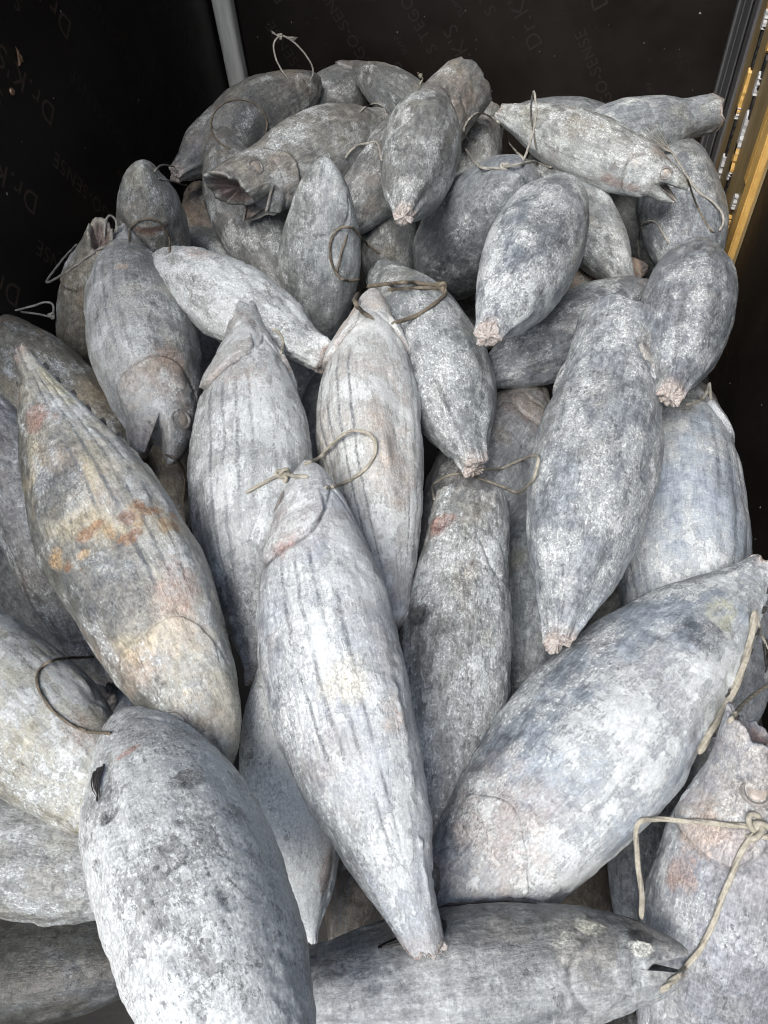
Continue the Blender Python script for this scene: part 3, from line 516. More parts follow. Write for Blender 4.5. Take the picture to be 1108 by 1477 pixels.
'Z': dict(label='long pale tuna at upper right with white gill cover and parted jaws', parts='ge', frost=.55, stripe=.3, tone=(1.0, 1.01, 1.0), bare=.8, mo=.5,
    back=(.19, .19, .19), belly=(.34, .345, .345), flush=1.0, gilltint=(1.2, 1.22, 1.25),
    stains=[(.28, 40, .10, 14, (.30, .19, .17), .8), (.55, -30, .10, 30, (.16, .14, .11), .7), (.78, 10, .06, 30, (.20, .19, .15), .6)]),
'AA': dict(label='grey tuna along the back wall, flat tail end against the metal trim', parts='t', frost=0.40, stripe=.3, tone=(.97, 1.0, 1.04), bare=.2, tr=.25, rough=.7,
    back=(.185, .19, .20), belly=(.22, .225, .235), flush=.1),
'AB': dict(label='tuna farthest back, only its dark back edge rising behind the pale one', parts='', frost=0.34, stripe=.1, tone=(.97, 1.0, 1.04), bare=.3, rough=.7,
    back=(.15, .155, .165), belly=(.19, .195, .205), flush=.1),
'AC': dict(label='smooth tuna in the back right corner beside the yellow rail', parts='', frost=0.44, stripe=.2, tone=(.95, .99, 1.05), bare=.3, rough=.7,
    back=(.19, .195, .21), belly=(.235, .245, .26), flush=.15, blunt=.3),
'AD': dict(label='egg-shaped tuna by the right wall, broad cut tail facing down', parts='t', frost=0.50, stripe=.2, tone=(.95, .985, 1.04), bare=.3, tr=.10, rough=.8,
    back=(.19, .195, .21), belly=(.26, .27, .285), flush=.2, stains=[(.35, 0, .05, 6, (.06, .05, .05), .8), (.8, -5, .14, 6, (.10, .10, .10), .7)], pits=[(.35, 0, .05, 5, .025)]),
'AE': dict(label='dark blotched tuna behind the plump one at upper right', parts='', frost=0.50, stripe=.1, tone=PLAIN, bare=1.0,
    back=(.14, .143, .15), belly=(.24, .245, .25), flush=.7, flushcol=(.24, .19, .17)),
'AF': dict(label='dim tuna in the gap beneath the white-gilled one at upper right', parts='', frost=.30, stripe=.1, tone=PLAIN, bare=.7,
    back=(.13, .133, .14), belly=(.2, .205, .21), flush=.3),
'AG': dict(label='brownish tuna head poking out below the dark blotched one', parts='g', frost=.30, stripe=0, tone=BROWN, bare=.4,
    back=(.22, .19, .165), belly=(.28, .24, .21), flush=1.0, stains=[(.04, 0, .06, 80, (.06, .06, .07), .8)]),
'AH': dict(label='dark mottled tuna at right lying aslant under the plump one, snout to the right', parts='g', frost=.50, stripe=.1, tone=(.96, .99, 1.03), bare=1.0, mo=.2, rough=1.2,
    back=(.15, .155, .165), belly=(.26, .265, .28), flush=.5),
'AI': dict(label='brown-faced tuna beneath the grainy one, gills showing red', parts='ge', frost=.40, stripe=.1, tone=(1.0, .98, .98), bare=.6,
    back=(.17, .17, .18), belly=(.25, .255, .27), flush=1.0, flushcol=(.27, .22, .195), stains=[(.11, 0, .15, 90, (.25, .215, .19), .7), (.29, 0, .02, 40, (.16, .085, .07), .45)]),
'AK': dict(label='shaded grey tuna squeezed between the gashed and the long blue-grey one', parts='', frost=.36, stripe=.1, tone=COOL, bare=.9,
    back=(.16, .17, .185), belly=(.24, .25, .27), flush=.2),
'BB': dict(label='small piece of a grey tuna showing under the long blue-grey one', parts='g', frost=.40, stripe=.1, tone=PLAIN, bare=.5,
    back=(.18, .18, .185), belly=(.24, .24, .245), flush=.5),
'AL': dict(label='tuna tucked beneath the middle one on its left, tail pointing down with a bruised patch', parts='', frost=.9, stripe=.3, tone=(1.02, 1.0, .97), bare=.1, tr=.06,
    back=(.30, .298, .29), belly=(.42, .415, .40), flush=.8, stains=[(.74, 40, .10, 18, (.28, .17, .15), .75), (.5, 20, .02, 8, (.12, .12, .12), .8)]),
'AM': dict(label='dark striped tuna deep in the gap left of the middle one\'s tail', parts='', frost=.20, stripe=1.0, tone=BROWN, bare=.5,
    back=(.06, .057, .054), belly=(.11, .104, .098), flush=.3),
'AN': dict(label='tuna at the left edge with cream gill cover, under a small knotted rope', parts='g', frost=.44, stripe=.3, tone=WARM, bare=.6, blunt=.3,
    back=(.17, .168, .162), belly=(.31, .305, .29), flush=1.0, flushcol=(.32, .25, .19), stains=[(.25, 20, .02, 40, (.26, .18, .12), .7)]),
'AO': dict(label='brown-cheeked tuna standing against the left wall, long rope loop over it', parts='g', frost=.42, stripe=.2, tone=WARM, bare=.5, blunt=.35,
    back=(.20, .195, .185), belly=(.28, .275, .26), flush=1.0, flushcol=(.30, .23, .17), stains=[(.24, 0, .06, 40, (.30, .23, .16), .7)]),
'AP': dict(label='pale pointed tuna with short red slit near its tip by the left wall', parts='', frost=.48, stripe=.1, tone=(1.02, 1.01, .97), bare=.25,
    back=(.23, .23, .225), belly=(.29, .288, .28), flush=.3, stains=[(.21, 0, .012, 26, (.22, .12, .09), .9), (.30, 55, .10, 10, (.42, .33, .28), .7)], pits=[(.21, 0, .010, 24, .02)]),
'AQ': dict(label='small brownish tuna half hidden behind the pale pointed one', parts='', frost=.36, stripe=.1, tone=BROWN, bare=.4,
    back=(.18, .17, .16), belly=(.25, .235, .22), flush=.9),
'AR': dict(label='thin pinkish strip of a tuna along the left side of the rusty one', parts='', frost=.46, stripe=.2, tone=(1.01, 1.0, 1.0), bare=.4,
    back=(.20, .198, .20), belly=(.32, .316, .316), flush=.5),
'AS': dict(label='dark grey tuna under the rusty one, flat tail end beside the rope ring', parts='t', frost=.26, stripe=.1, tone=PLAIN, bare=.7, tr=.17,
    back=(.14, .142, .145), belly=(.19, .192, .195), flush=.1),
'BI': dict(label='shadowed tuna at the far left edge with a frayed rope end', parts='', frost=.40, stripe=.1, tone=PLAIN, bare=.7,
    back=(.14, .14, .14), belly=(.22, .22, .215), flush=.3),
'AT': dict(label='cream-coloured tuna at the left edge with a thin rope ring on its side', parts='', frost=.62, stripe=.6, tone=(1.10, 1.03, .88), bare=.4, tr=.2,
    back=(.24, .235, .22), belly=(.42, .41, .38), flush=.9, flushcol=(.40, .31, .25), stains=[(.72, 25, .05, 30, (.34, .26, .22), .7), (.42, 30, .10, 20, (.18, .18, .16), .6)]),
'AU': dict(label='grey tuna lying level at the left edge below the cream-coloured one', parts='', frost=.56, stripe=.2, tone=(1.02, 1.01, .98), bare=.5,
    back=(.21, .21, .21), belly=(.34, .335, .33), flush=.6),
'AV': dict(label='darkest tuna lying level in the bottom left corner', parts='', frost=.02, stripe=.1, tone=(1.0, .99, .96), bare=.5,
    back=(.045, .045, .043), belly=(.065, .063, .06), flush=.1),  # back and belly colours lowered to stand in for the shadow on it
'AW': dict(label='small pale sliver of a tuna in the gap beside the flat dark tail', parts='', frost=.36, stripe=.3, tone=COOL, bare=.1, rough=.6,
    back=(.24, .245, .255), belly=(.33, .335, .35), flush=.1),
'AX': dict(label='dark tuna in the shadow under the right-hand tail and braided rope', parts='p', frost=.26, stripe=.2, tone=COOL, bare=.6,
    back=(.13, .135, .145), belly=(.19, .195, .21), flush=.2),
'AY': dict(label='bluish tuna deep between the slanting one and the rope-tied one', parts='', frost=.38, stripe=.2, tone=COOL, bare=.5,
    back=(.16, .17, .19), belly=(.24, .25, .28), flush=.2),
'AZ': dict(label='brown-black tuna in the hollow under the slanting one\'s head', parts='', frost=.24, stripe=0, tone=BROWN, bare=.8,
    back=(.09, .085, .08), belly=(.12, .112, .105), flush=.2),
'BA': dict(label='tip of a grey tuna at the bottom edge under the dark crosswise one', parts='', frost=.5, stripe=.1, tone=PLAIN, bare=.5,
    back=(.20, .2, .205), belly=(.25, .25, .255), flush=.2),
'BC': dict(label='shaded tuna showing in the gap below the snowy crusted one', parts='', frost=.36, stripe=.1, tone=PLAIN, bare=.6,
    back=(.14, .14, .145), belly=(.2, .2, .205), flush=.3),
'BF': dict(label='smooth shaded tuna beside the rosy-bellied one, in the gap left of it', parts='', frost=.30, stripe=.1, tone=(.98, 1, 1.02), bare=.3, rough=.7,
    back=(.19, .192, .20), belly=(.25, .252, .26), flush=.1),
'BD': dict(label='grey tuna between the scratched upright one and the smooth round-bodied one', parts='', frost=0.46, stripe=.1, tone=PLAIN, bare=.6,
    back=(.155, .157, .16), belly=(.21, .212, .218), flush=.2, blunt=.3),
'BE': dict(label='plain grey tuna just behind the snowy crusted one', parts='', frost=0.50, stripe=.1, tone=PLAIN, bare=.3,
    back=(.20, .2, .2), belly=(.26, .26, .26), flush=.2),
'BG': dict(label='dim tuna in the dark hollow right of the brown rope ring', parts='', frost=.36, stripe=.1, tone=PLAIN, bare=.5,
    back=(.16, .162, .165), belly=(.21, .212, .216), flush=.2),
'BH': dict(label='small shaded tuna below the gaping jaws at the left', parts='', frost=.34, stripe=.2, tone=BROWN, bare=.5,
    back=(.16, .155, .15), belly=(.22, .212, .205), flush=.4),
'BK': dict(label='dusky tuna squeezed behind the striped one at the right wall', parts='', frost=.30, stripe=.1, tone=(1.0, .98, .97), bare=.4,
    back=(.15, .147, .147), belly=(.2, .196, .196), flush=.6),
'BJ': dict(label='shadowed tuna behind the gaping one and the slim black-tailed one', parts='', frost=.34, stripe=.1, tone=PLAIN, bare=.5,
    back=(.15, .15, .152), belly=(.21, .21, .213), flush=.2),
}
# ---------------------------------------------------------------- the fish
PT = np.array([0, .02, .05, .09, .15, .23, .33, .44, .54, .64, .74, .83, .90, .95, 1.0])
P_TOP = np.array([.015, .06, .115, .175, .25, .335, .415, .48, .50, .48, .425, .338, .245, .19, .14])
P_BOT = np.array([.02, .07, .13, .195, .27, .355, .43, .487, .50, .473, .415, .325, .237, .186, .14])
P_WID = np.array([.012, .05, .10, .15, .22, .295, .36, .402, .41, .392, .345, .272, .20, .16, .13])

def cat_interp(x, xp, fp):
    """smooth (Catmull-Rom / Hermite) interpolation of the profile tables"""
    d = np.gradient(fp, xp)
    i = np.clip(np.searchsorted(xp, x) - 1, 0, len(xp) - 2)
    h = xp[i + 1] - xp[i]
    t = np.clip((x - xp[i]) / h, 0, 1)
    return ((2 * t**3 - 3 * t**2 + 1) * fp[i] + (t**3 - 2 * t**2 + t) * h * d[i]
            + (-2 * t**3 + 3 * t**2) * fp[i + 1] + (t**3 - t**2) * h * d[i + 1])

STRIPES = np.radians([104, 118.5, 133, 147.5])

class Fish:
    def __init__(s, key, sv, me):
        s.key, s.me = key, me
        s.L, s.D = sv['L'], sv['D']
        s.b = np.array(sv['b'])
        s.ax = np.array(sv['ax'])
        s.loc = np.array(sv['loc'])
        s.res = sv['res']
        s.seed = me.get('seed', sum(ord(c) * 31 ** i for i, c in enumerate(key)) % 997)
        s.tr = me.get('tr', 0.13)
        s.blunt = me.get('blunt', 0.0)
        s.tm = me.get('tm', 0.47)
        s.mo = me.get('mo', 0.0)
        s.rough = me.get('rough', 1.0)
        r = np.random.default_rng(s.seed)
        s.off = r.uniform(-40, 40, 3)
        s.dents = [(r.uniform(.2, .85), r.uniform(0, 2 * math.pi), r.uniform(.08, .2), r.uniform(.25, .6), r.uniform(-.022, .040)) for _ in range(8)]
        s.wx = r.uniform(-1, 1, 4)
        # side of the fish that faces the camera: sign of local y of the eye direction
        e = s.ax @ (np.array(EYE) - s.loc)
        s.cam_phi = math.atan2(e[1], e[2])        # angle of the facing direction from dorsal
        s.side = 1 if e[1] >= 0 else -1

    def section(s, t):
        # move the fattest point to tm
        x = np.clip(t, 0, 1)
        k = math.log(0.52) / math.log(s.tm)
        x = np.clip(x, 1e-6, 1) ** k
        top, bot, wid = (cat_interp(x, PT, a) for a in (P_TOP, P_BOT, P_WID))
        # tail stump radius
        q = sstep(.82, 1.0, t)
        top = top + (s.tr - .14) * q; bot = bot + (s.tr - .14) * q; wid = wid + (s.tr * .95 - .13) * q
        if s.blunt:
            ln = np.clip(t / .42, 0, 1)
            top, bot = (np.where(t < .42, np.maximum(v, .46 * s.blunt + (m - .46 * s.blunt) * ln), v) for v, m in ((top, .46), (bot, .465)))
            wid = np.where(t < .42, np.maximum(wid, .37 * s.blunt + (.38 - .37 * s.blunt) * ln), wid)
        k = s.me.get('taper', 0)
        if k:
            q = 1 - k * sstep(.50, .95, t)
            top = top * q; bot = bot * q; wid = wid * q
        if s.mo:
            q = 1 - sstep(.09, .15, t)
            bot = bot * (1 - q) + (.035 + .20 * s.blunt) * q
        return top, bot, wid

    def base(s, t, phi, off=0.0):
        top, bot, wid = s.section(t)
        c, sn = np.cos(phi), np.sin(phi)
        e = 0.94
        cz = np.sign(c) * np.abs(c) ** e
        sy = np.sign(sn) * np.abs(sn) ** e
        rz = np.where(c >= 0, top, bot)
        y = (wid + off) * sy * s.D
        z = (rz + off) * cz * s.D
        x = (t - .5) * s.L
        w = 4 * t * (1 - t)
        y = y + s.b[1] * w + s.D * .015 * s.wx[0] * np.sin(t * 5 + s.wx[1] * 3)
        z = z + s.b[2] * w + s.D * .015 * s.wx[2] * np.sin(t * 5 + s.wx[3] * 3)
        x = x + s.b[0] * w
        rg = fbm(np.stack([np.cos(phi) * 1.9, np.sin(phi) * 1.9, phi * 0 + s.seed + 3], 1), 3, 13) - .5
        x = x + s.D * .20 * rg * np.clip((t - .95) / .05, 0, 1)
        if s.blunt:                                  # ragged, slanting lips
            rag = fbm(np.stack([np.cos(phi) * 2.4, np.sin(phi) * 2.4, phi * 0 + s.seed], 1), 3, 11) - .5
            x = x + s.D * ((s.me.get('slant', .10) * np.cos(phi)) * np.clip(1 - t / .16, 0, 1) + .22 * rag * np.clip(1 - t / .07, 0, 1))
        return np.stack([x, y, z], 1)

    def disp(s, t, phi, P):
        """relief in units of the body depth"""
        q = P / s.D + s.off
        body = sstep(0, .12, t)
        d = .066 * (fbm(q * 1.7, 3, s.seed) - .5) * (.35 + .65 * body)
        d += .016 * s.rough * (fbm(q * 6, 3, s.seed + 5) - .5)
        st = q * np.array([3.0, 11, 11])
        d += .010 * s.rough * (fbm(st, 2, s.seed + 9) - .5)
        d -= .010 * s.rough * sstep(.60, .80, fbm(q * 9, 3, s.seed + 40))
        fr = s.frost(t, phi, q)
        d += .012 * s.rough * fr * (fbm(q * 22, 3, s.seed + 3) - .35)
        for (t0, p0, rt, rp, a) in s.dents:
            dp = (phi - p0 + math.pi) % (2 * math.pi) - math.pi
            d -= a * np.exp(-((t - t0) / rt)**2 - (dp / rp)**2)
        ap = np.abs((phi + math.pi) % (2 * math.pi) - math.pi)       # 0 dorsal .. pi belly
        # closed mouth
        if not s.mo and not s.blunt:
            d -= .022 * np.exp(-((ap - 1.75) / .14)**2) * (1 - sstep(.07, .10, t)) * sstep(0.0, .015, t)
        # gill slit behind the cover, and a groove round the preopercle
        te = s.gill_edge(ap)
        gk = s.me.get('gillk', .8)
        d -= .024 * gk * np.exp(-((t - te - .006) / .008)**2) * sstep(.45, .8, ap)
        d -= .008 * np.exp(-((t - te + .085) / .007)**2) * sstep(.9, 1.2, ap) * (1 - sstep(2.2, 2.6, ap))
        # dorsal groove and lateral keel at the tail
        d -= .016 * np.exp(-(ap / .10)**2) * sstep(.28, .33, t) * (1 - sstep(.56, .62, t))
        d += .022 * np.exp(-((ap - 1.57) / .16)**2) * sstep(.82, .93, t)
        # crusted seams where the back and belly finlets stood
        sm = np.exp(-(ap / .075)**2) + np.exp(-((ap - math.pi) / .075)**2)
        d += .050 * sm * sstep(.50, .62, t) * (1 - sstep(.95, .99, t)) * (fbm(q * np.array([12, 4, 4]), 3, s.seed + 44) - .30)
        d -= s.me.get('stripe', .6) * .0045 * s.stripes(t, ap, q)
        for stn in s.me.get('pits', ()):            # torn or gouged spots
            t0, p0, rt, rp, dep = stn
            dp = (phi - s.cam_phi - math.radians(p0) + math.pi) % (2 * math.pi) - math.pi
            rr = ((t - t0) / rt)**2 + (dp / math.radians(rp))**2 + 1.2 * (fbm(q * 9, 2, s.seed + 77) - .5)
            d -= dep * (1 - sstep(.5, 1.1, rr))
        return d

    def gill_edge(s, ap):
        return .272 - .070 * ((ap - 1.72) / 1.0)**2 + .008 * np.sin(ap * 5.0 + s.seed)

    def stripes(s, t, ap, q):
        m = np.zeros_like(t)
        for i, p in enumerate(STRIPES):
            m = np.maximum(m, np.exp(-((ap - p - .12 * (t - .5)) / .040)**2))
        return m * sstep(.26, .36, t) * (1 - sstep(.84, .95, t)) * sstep(.30, .52, fbm(q * np.array([2.2, 7, 7]), 2, s.seed + 60))

    def frost(s, t, phi, q):
        f = fbm(q * np.array([4, 6, 6]), 5, s.seed + 21, .66)
        return sstep(.30, .74, f + (s.me.get('frost', .5) - .5) * .5)

    def surf(s, t, phi, off=0.0):
        P = s.base(t, phi)
        d = s.disp(t, phi, P)
        P2 = s.base(t, phi, d + off)
        return P2

    def skin(s, t, phi, P, extra=None):
        me = s.me
        q = P / s.D + s.off
        ap = np.abs((phi + math.pi) % (2 * math.pi) - math.pi)
        n1 = fbm(q * 2.0, 4, s.seed + 31)
        n2 = fbm(q * 7.0, 4, s.seed + 33)
        dz = np.cos(ap)
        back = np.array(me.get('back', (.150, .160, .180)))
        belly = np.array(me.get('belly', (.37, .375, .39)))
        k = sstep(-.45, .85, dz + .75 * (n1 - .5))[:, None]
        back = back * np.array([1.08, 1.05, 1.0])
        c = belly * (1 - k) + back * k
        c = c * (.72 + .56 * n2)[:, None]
        # slaty bare patches
        bp = sstep(.50, .70, fbm(q * np.array([4.5, 8, 8]), 5, s.seed + 41, .70))[:, None] * me.get('bare', .6) * .62
        c = c * (1 - bp) + np.array((.115, .122, .136)) * bp
        # flushed, bruised skin about the gills and belly
        hd = (1 - sstep(.25, .36, t)) * sstep(.35, .62, fbm(q * 4.0, 3, s.seed + 51))
        bl = sstep(.60, .72, fbm(q * 2.4, 4, s.seed + 52))
        kk = np.clip(hd * .30 + bl * .28, 0, .8)[:, None] * me.get('flush', .6)
        c = c * (1 - kk) + np.array(me.get('flushcol', (.36, .26, .215))) * kk
        yl = sstep(.60, .74, fbm(q * 2.9, 4, s.seed + 54))[:, None] * .45 * me.get('yellow', .35)
        c = c * (1 - yl) + np.array((.46, .40, .28)) * yl
        fa = .25 + .50 * s.frost(t, phi, q) + (me.get('frost', .5) - .5) * .55
        fa = fa - .12 * (t < .1)
        sc = np.tile(np.array([[.3, .3, .3]]), (len(t), 1)); sw = np.zeros(len(t))
        for (t0, p0, rt, rp, cc, a) in me.get('stains', ()):
            dp = (phi - s.cam_phi - math.radians(p0) + math.pi) % (2 * math.pi) - math.pi
            rr = ((t - t0) / (rt * 1.25))**2 + (dp / math.radians(rp * 1.25))**2 + 1.2 * (fbm(q * 7, 5, s.seed + 71, .68) - .5)
            w = np.clip(1.05 + (.45 if a >= .89 and rt < .035 else 0) - .75 * rr, 0, 1) * a
            up = w > sw * .8
            sc[up] = np.array(cc); sw = np.maximum(sw, w)
        s.last_stain = np.concatenate([sc, sw[:, None]], 1)
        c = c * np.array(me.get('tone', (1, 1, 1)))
        if 'g' in me.get('parts', ''):               # dark gill flesh, plus shade along the cover edge painted into the colour
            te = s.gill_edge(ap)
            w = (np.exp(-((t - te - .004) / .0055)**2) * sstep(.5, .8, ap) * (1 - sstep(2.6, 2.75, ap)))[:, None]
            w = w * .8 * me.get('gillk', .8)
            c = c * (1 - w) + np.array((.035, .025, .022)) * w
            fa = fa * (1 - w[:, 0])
        # flesh shows at the cut tail
        w = sstep(.965, .995, t)[:, None] * .5
        c = c * (1 - w) + np.array((.42, .32, .28)) * w
        if s.blunt:
            pass
        return np.concatenate([np.clip(c, .01, .9), np.clip(fa, 0, 1)[:, None]], 1)

    def attrs(s, t, phi, P, tint=None):
        c = s.skin(t, phi, P)
        if tint is not None:
            c = c * np.array([*tint, 1])
        return {'skin': ('FLOAT_COLOR', c), 'fco': ('FLOAT_VECTOR', P + s.off * .37), 'band': ('FLOAT_VECTOR', s.band(t, phi, P)), 'stain': ('FLOAT_COLOR', s.last_stain)}

    def band(s, t, phi, P):
        ap = np.abs((phi + math.pi) % (2 * math.pi) - math.pi)
        sp = math.radians(14.5)
        ph = (ap - STRIPES[0] - .12 * (t - .5)) / sp
        m = sstep(.26, .34, t) * (1 - sstep(.86, .97, t)) * sstep(-.5, -.3, ph) * (1 - sstep(3.3, 3.5, ph))
        m = m * sstep(.30, .50, fbm(P / s.D * np.array([2.2, 7, 7]) + s.off, 2, s.seed + 60)) * s.me.get('stripe', .6)
        return np.stack([ph, np.clip(m, 0, 1), ap], 1)

def tuna(key):
    sv, me = SOLVED[key], META[key]
    s = Fish(key, sv, me)
    root = bpy.data.objects.new('frozen_tuna', None)
    root.empty_display_size = .05
    col.objects.link(root)
    m = Matrix([list(r) for r in s.ax]).transposed().to_4x4()
    m.translation = Vector(s.loc)
    root.matrix_world = m
    tag(root, me['label'], 'frozen fish', 'frozen tuna heaped in the plywood box')
    nt = int(np.clip(s.res[0] / 3.0, 60, 235))
    nph = int(np.clip(s.res[1] * 1.05, 48, 190)) // 2 * 2
    u = np.linspace(0, 1, nt)
    u = u + .03 * np.sin(2 * math.pi * u) * -1          # denser towards both ends
    phi = np.arange(nph) / nph * 2 * math.pi - math.pi
    T, PH = np.meshgrid(u, phi, indexing='ij')
    t, ph = T.ravel(), PH.ravel()
    P = s.surf(t, ph)
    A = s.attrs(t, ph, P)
    C = A['skin'][1]
    faces = [grid_faces(nt, nph, True)[:, ::-1]]
    # front cap: a pinched snout, or the ragged hollow of an open, blunt mouth
    verts = [P]; cols = [C]; fcs = [A['fco'][1]]
    n0 = nt * nph
    ring = P[:nph]; cen = ring.mean(0)
    steps = [(.86, -.002), (.66, .05), (.4, .10), (.12, .12)] if s.blunt else [(.5, -.004), (.12, -.006)]
    prev = np.arange(nph)
    r = np.random.default_rng(s.seed + 5)
    for (f, dx) in steps:
        v = cen + (ring - cen) * f
        v[:, 0] += dx * s.D
        if s.blunt: v += r.normal(0, .002 * s.D, v.shape)
        verts.append(v)
        cc = C[:nph].copy()
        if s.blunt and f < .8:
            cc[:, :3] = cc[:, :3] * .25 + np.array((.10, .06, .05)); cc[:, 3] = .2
        cols.append(cc); fcs.append(v + s.off * .37)
        cur = np.arange(n0, n0 + nph); n0 += nph
        faces.append(np.stack([prev, cur, np.roll(cur, -1), np.roll(prev, -1)], 1)[:, ::-1])
        prev = cur
    verts.append(verts[-1].mean(0)[None]); cols.append(cols[-1][:1]); fcs.append(fcs[-1][:1])
    faces.append(np.stack([prev, np.full(nph, n0), np.roll(prev, -1)], 1)[:, ::-1])
    n0 += 1
    # flat tail end under the cut face
    last = np.arange((nt - 1) * nph, nt * nph)
    verts.append(P[last].mean(0)[None]); cols.append(C[last[:1]]); fcs.append(A['fco'][1][last[:1]])
    faces.append(np.stack([last, np.roll(last, -1), np.full(nph, n0)], 1)[:, ::-1])
    V = np.concatenate(verts)
    bd = np.zeros((len(V), 3)); bd[:len(P)] = A['band'][1]
    sn = np.zeros((len(V), 4)); sn[:len(P)] = A['stain'][1]
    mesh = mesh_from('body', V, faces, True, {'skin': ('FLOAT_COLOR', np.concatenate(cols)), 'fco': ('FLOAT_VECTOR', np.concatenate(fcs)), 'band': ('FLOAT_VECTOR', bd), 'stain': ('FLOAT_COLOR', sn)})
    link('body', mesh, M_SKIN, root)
    parts = me.get('parts', '')
    sd = s.side
    sides = [sd]
    if abs(math.sin(s.cam_phi)) < .5: sides = [1, -1]
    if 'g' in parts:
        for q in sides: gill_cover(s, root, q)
    if 'e' in parts:
        for q in (sides if abs(math.cos(s.cam_phi)) > .5 else [sd]): fish_eye(s, root, q)
    if s.mo: lower_jaw(s, root)
    if 't' in parts: cut_tail(s, root, P[last])
    if 'p' in parts: pectoral(s, root, sd * me.get('pside', 1))
    if 'f' in parts: finlets(s, root)
    if 'd' in parts: dorsal(s, root)
    return root

def gill_cover(s, root, q):
    nu, nv = 34, 40
    a0, a1 = .85, 2.75
    U, A = np.meshgrid(np.linspace(0, 1, nu), np.linspace(a0, a1, nv), indexing='ij')
    u, ap = U.ravel(), A.ravel()
    te = s.gill_edge(ap)
    r = fbm(np.stack([ap * 5, u * 0, u * 0 + s.seed], 1), 3, s.seed)
    te = te + .010 * (r - .5)
    t0 = .105
    t = t0 + u * (te - t0)
    edge = sstep(a0, a0 + .45, ap) * (1 - sstep(a1 - .06, a1, ap))
    off = (-.006 + .042 * s.me.get('gillk', .8) * sstep(0, .75, u) ** 1.4) * edge - .014 * (1 - edge)
    off = off - .010 * s.me.get('gillk', .8) * np.exp(-((u - .52) / .035)**2) * edge      # preopercle groove
    off = np.where(u > .985, -.03, off)
    ph = ap * q
    P = s.surf(t, ph, off)
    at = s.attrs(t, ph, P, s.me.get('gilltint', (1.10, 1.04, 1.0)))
    f = grid_faces(nu, nv)
    if q < 0: f = f[:, ::-1]
    me = mesh_from('gill_cover', P, f[:, ::-1], True, at)
    link('gill_cover', me, M_SKIN, root)

def fish_eye(s, root, q):
    t0, a0 = .105, 1.12
    c = s.surf(np.array([t0]), np.array([a0 * q]))[0]
    d1 = s.base(np.array([t0 + .02]), np.array([a0 * q]))[0] - s.base(np.array([t0]), np.array([a0 * q]))[0]
    d2 = s.base(np.array([t0]), np.array([(a0 + .2) * q]))[0] - s.base(np.array([t0]), np.array([a0 * q]))[0]
    n = np.cross(d1, d2) * q
    ctr = s.base(np.array([t0]), np.array([a0 * q]), -.1)[0]
    if np.dot(n, c - ctr) < 0: n = -n
    n /= np.linalg.norm(n); d1 /= np.linalg.norm(d1); d2 = np.cross(n, d1)
    R = .072 * s.D
    prof = [(1.4, -.14), (1.2, .03), (1.05, .06), (.95, -.05), (.86, -.13), (.6, -.07), (.35, -.03)]
    k = 22
    vs = []
    for (rr, h) in prof:
        for i in range(k):
            a = 2 * math.pi * i / k
            vs.append(c + R * (rr * (d1 * math.cos(a) + d2 * math.sin(a)) + h * n))
    vs.append(c - R * .02 * n)
    f = grid_faces(len(prof), k, True)
    l = np.arange((len(prof) - 1) * k, len(prof) * k)
    f2 = np.stack([l, np.roll(l, -1), np.full(k, len(vs) - 1)], 1)
    eye = link('eye', mesh_from('eye', np.array(vs), [f, f2], True), M_EYE, root)
    pv = [c + R * (1.5 * rr * (d1 * math.cos(2 * math.pi * i / k) + d2 * math.sin(2 * math.pi * i / k)) + hh * n) for rr, hh in ((.55, -.10), (.50, -.02), (.25, .02)) for i in range(k)] + [c + R * .03 * n]
    l = np.arange(2 * k, 3 * k)
    link('pupil', mesh_from('pupil', np.array(pv), [grid_faces(3, k, True), np.stack([l, np.roll(l, -1), np.full(k, 3 * k)], 1)], True), M_PUPIL, eye)

def lower_jaw(s, root):
    nt, nv = 26, 30
    hinge_t = .165
    t = np.linspace(0.012, hinge_t + .03, nt)
    mo, s.mo = s.mo, 0.0
    blunt = s.blunt
    a = np.linspace(math.pi * .5, math.pi * 1.5, nv)
    T, A = np.meshgrid(t, a, indexing='ij')
    outer = s.surf(T.ravel(), A.ravel(), -.006)
    inner = s.base(T.ravel(), A.ravel(), 0.0)
    ctr = s.base(t, t * 0 + math.pi / 2)
    s.mo = mo
    cz = np.repeat(ctr[:, 2], nv)
    inner[:, 1] *= .78
    inner[:, 2] = cz + (inner[:, 2] - cz) * .55
    V = np.concatenate([outer, inner])
    # swing about the hinge
    hx = (hinge_t - .5) * s.L; hz = ctr[-1, 2]
    ang = mo * math.radians(48)
    dx, dz = V[:, 0] - hx, V[:, 2] - hz
    V[:, 0] = hx + dx * math.cos(ang) - dz * math.sin(ang)
    V[:, 2] = hz + dx * math.sin(ang) + dz * math.cos(ang)
    n = nt * nv
    f1 = grid_faces(nt, nv); f2 = grid_faces(nt, nv, base=n)[:, ::-1]
    rim = []
    idx = np.arange(n).reshape(nt, nv)
    for e in (idx[:, 0], idx[::-1, -1], idx[0, ::-1], idx[-1]):
        rim.append(np.stack([e[:-1], e[1:], e[1:] + n, e[:-1] + n], 1))
    TT, AA = np.tile(T.ravel(), 2), np.tile(A.ravel(), 2)
    at = s.attrs(TT, AA, V)
    c = at['skin'][1]
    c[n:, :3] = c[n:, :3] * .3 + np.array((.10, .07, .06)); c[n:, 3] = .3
    link('lower_jaw', mesh_from('lower_jaw', V, [f1[:, ::-1], f2[:, ::-1]] + rim, True, at), M_SKIN, root)

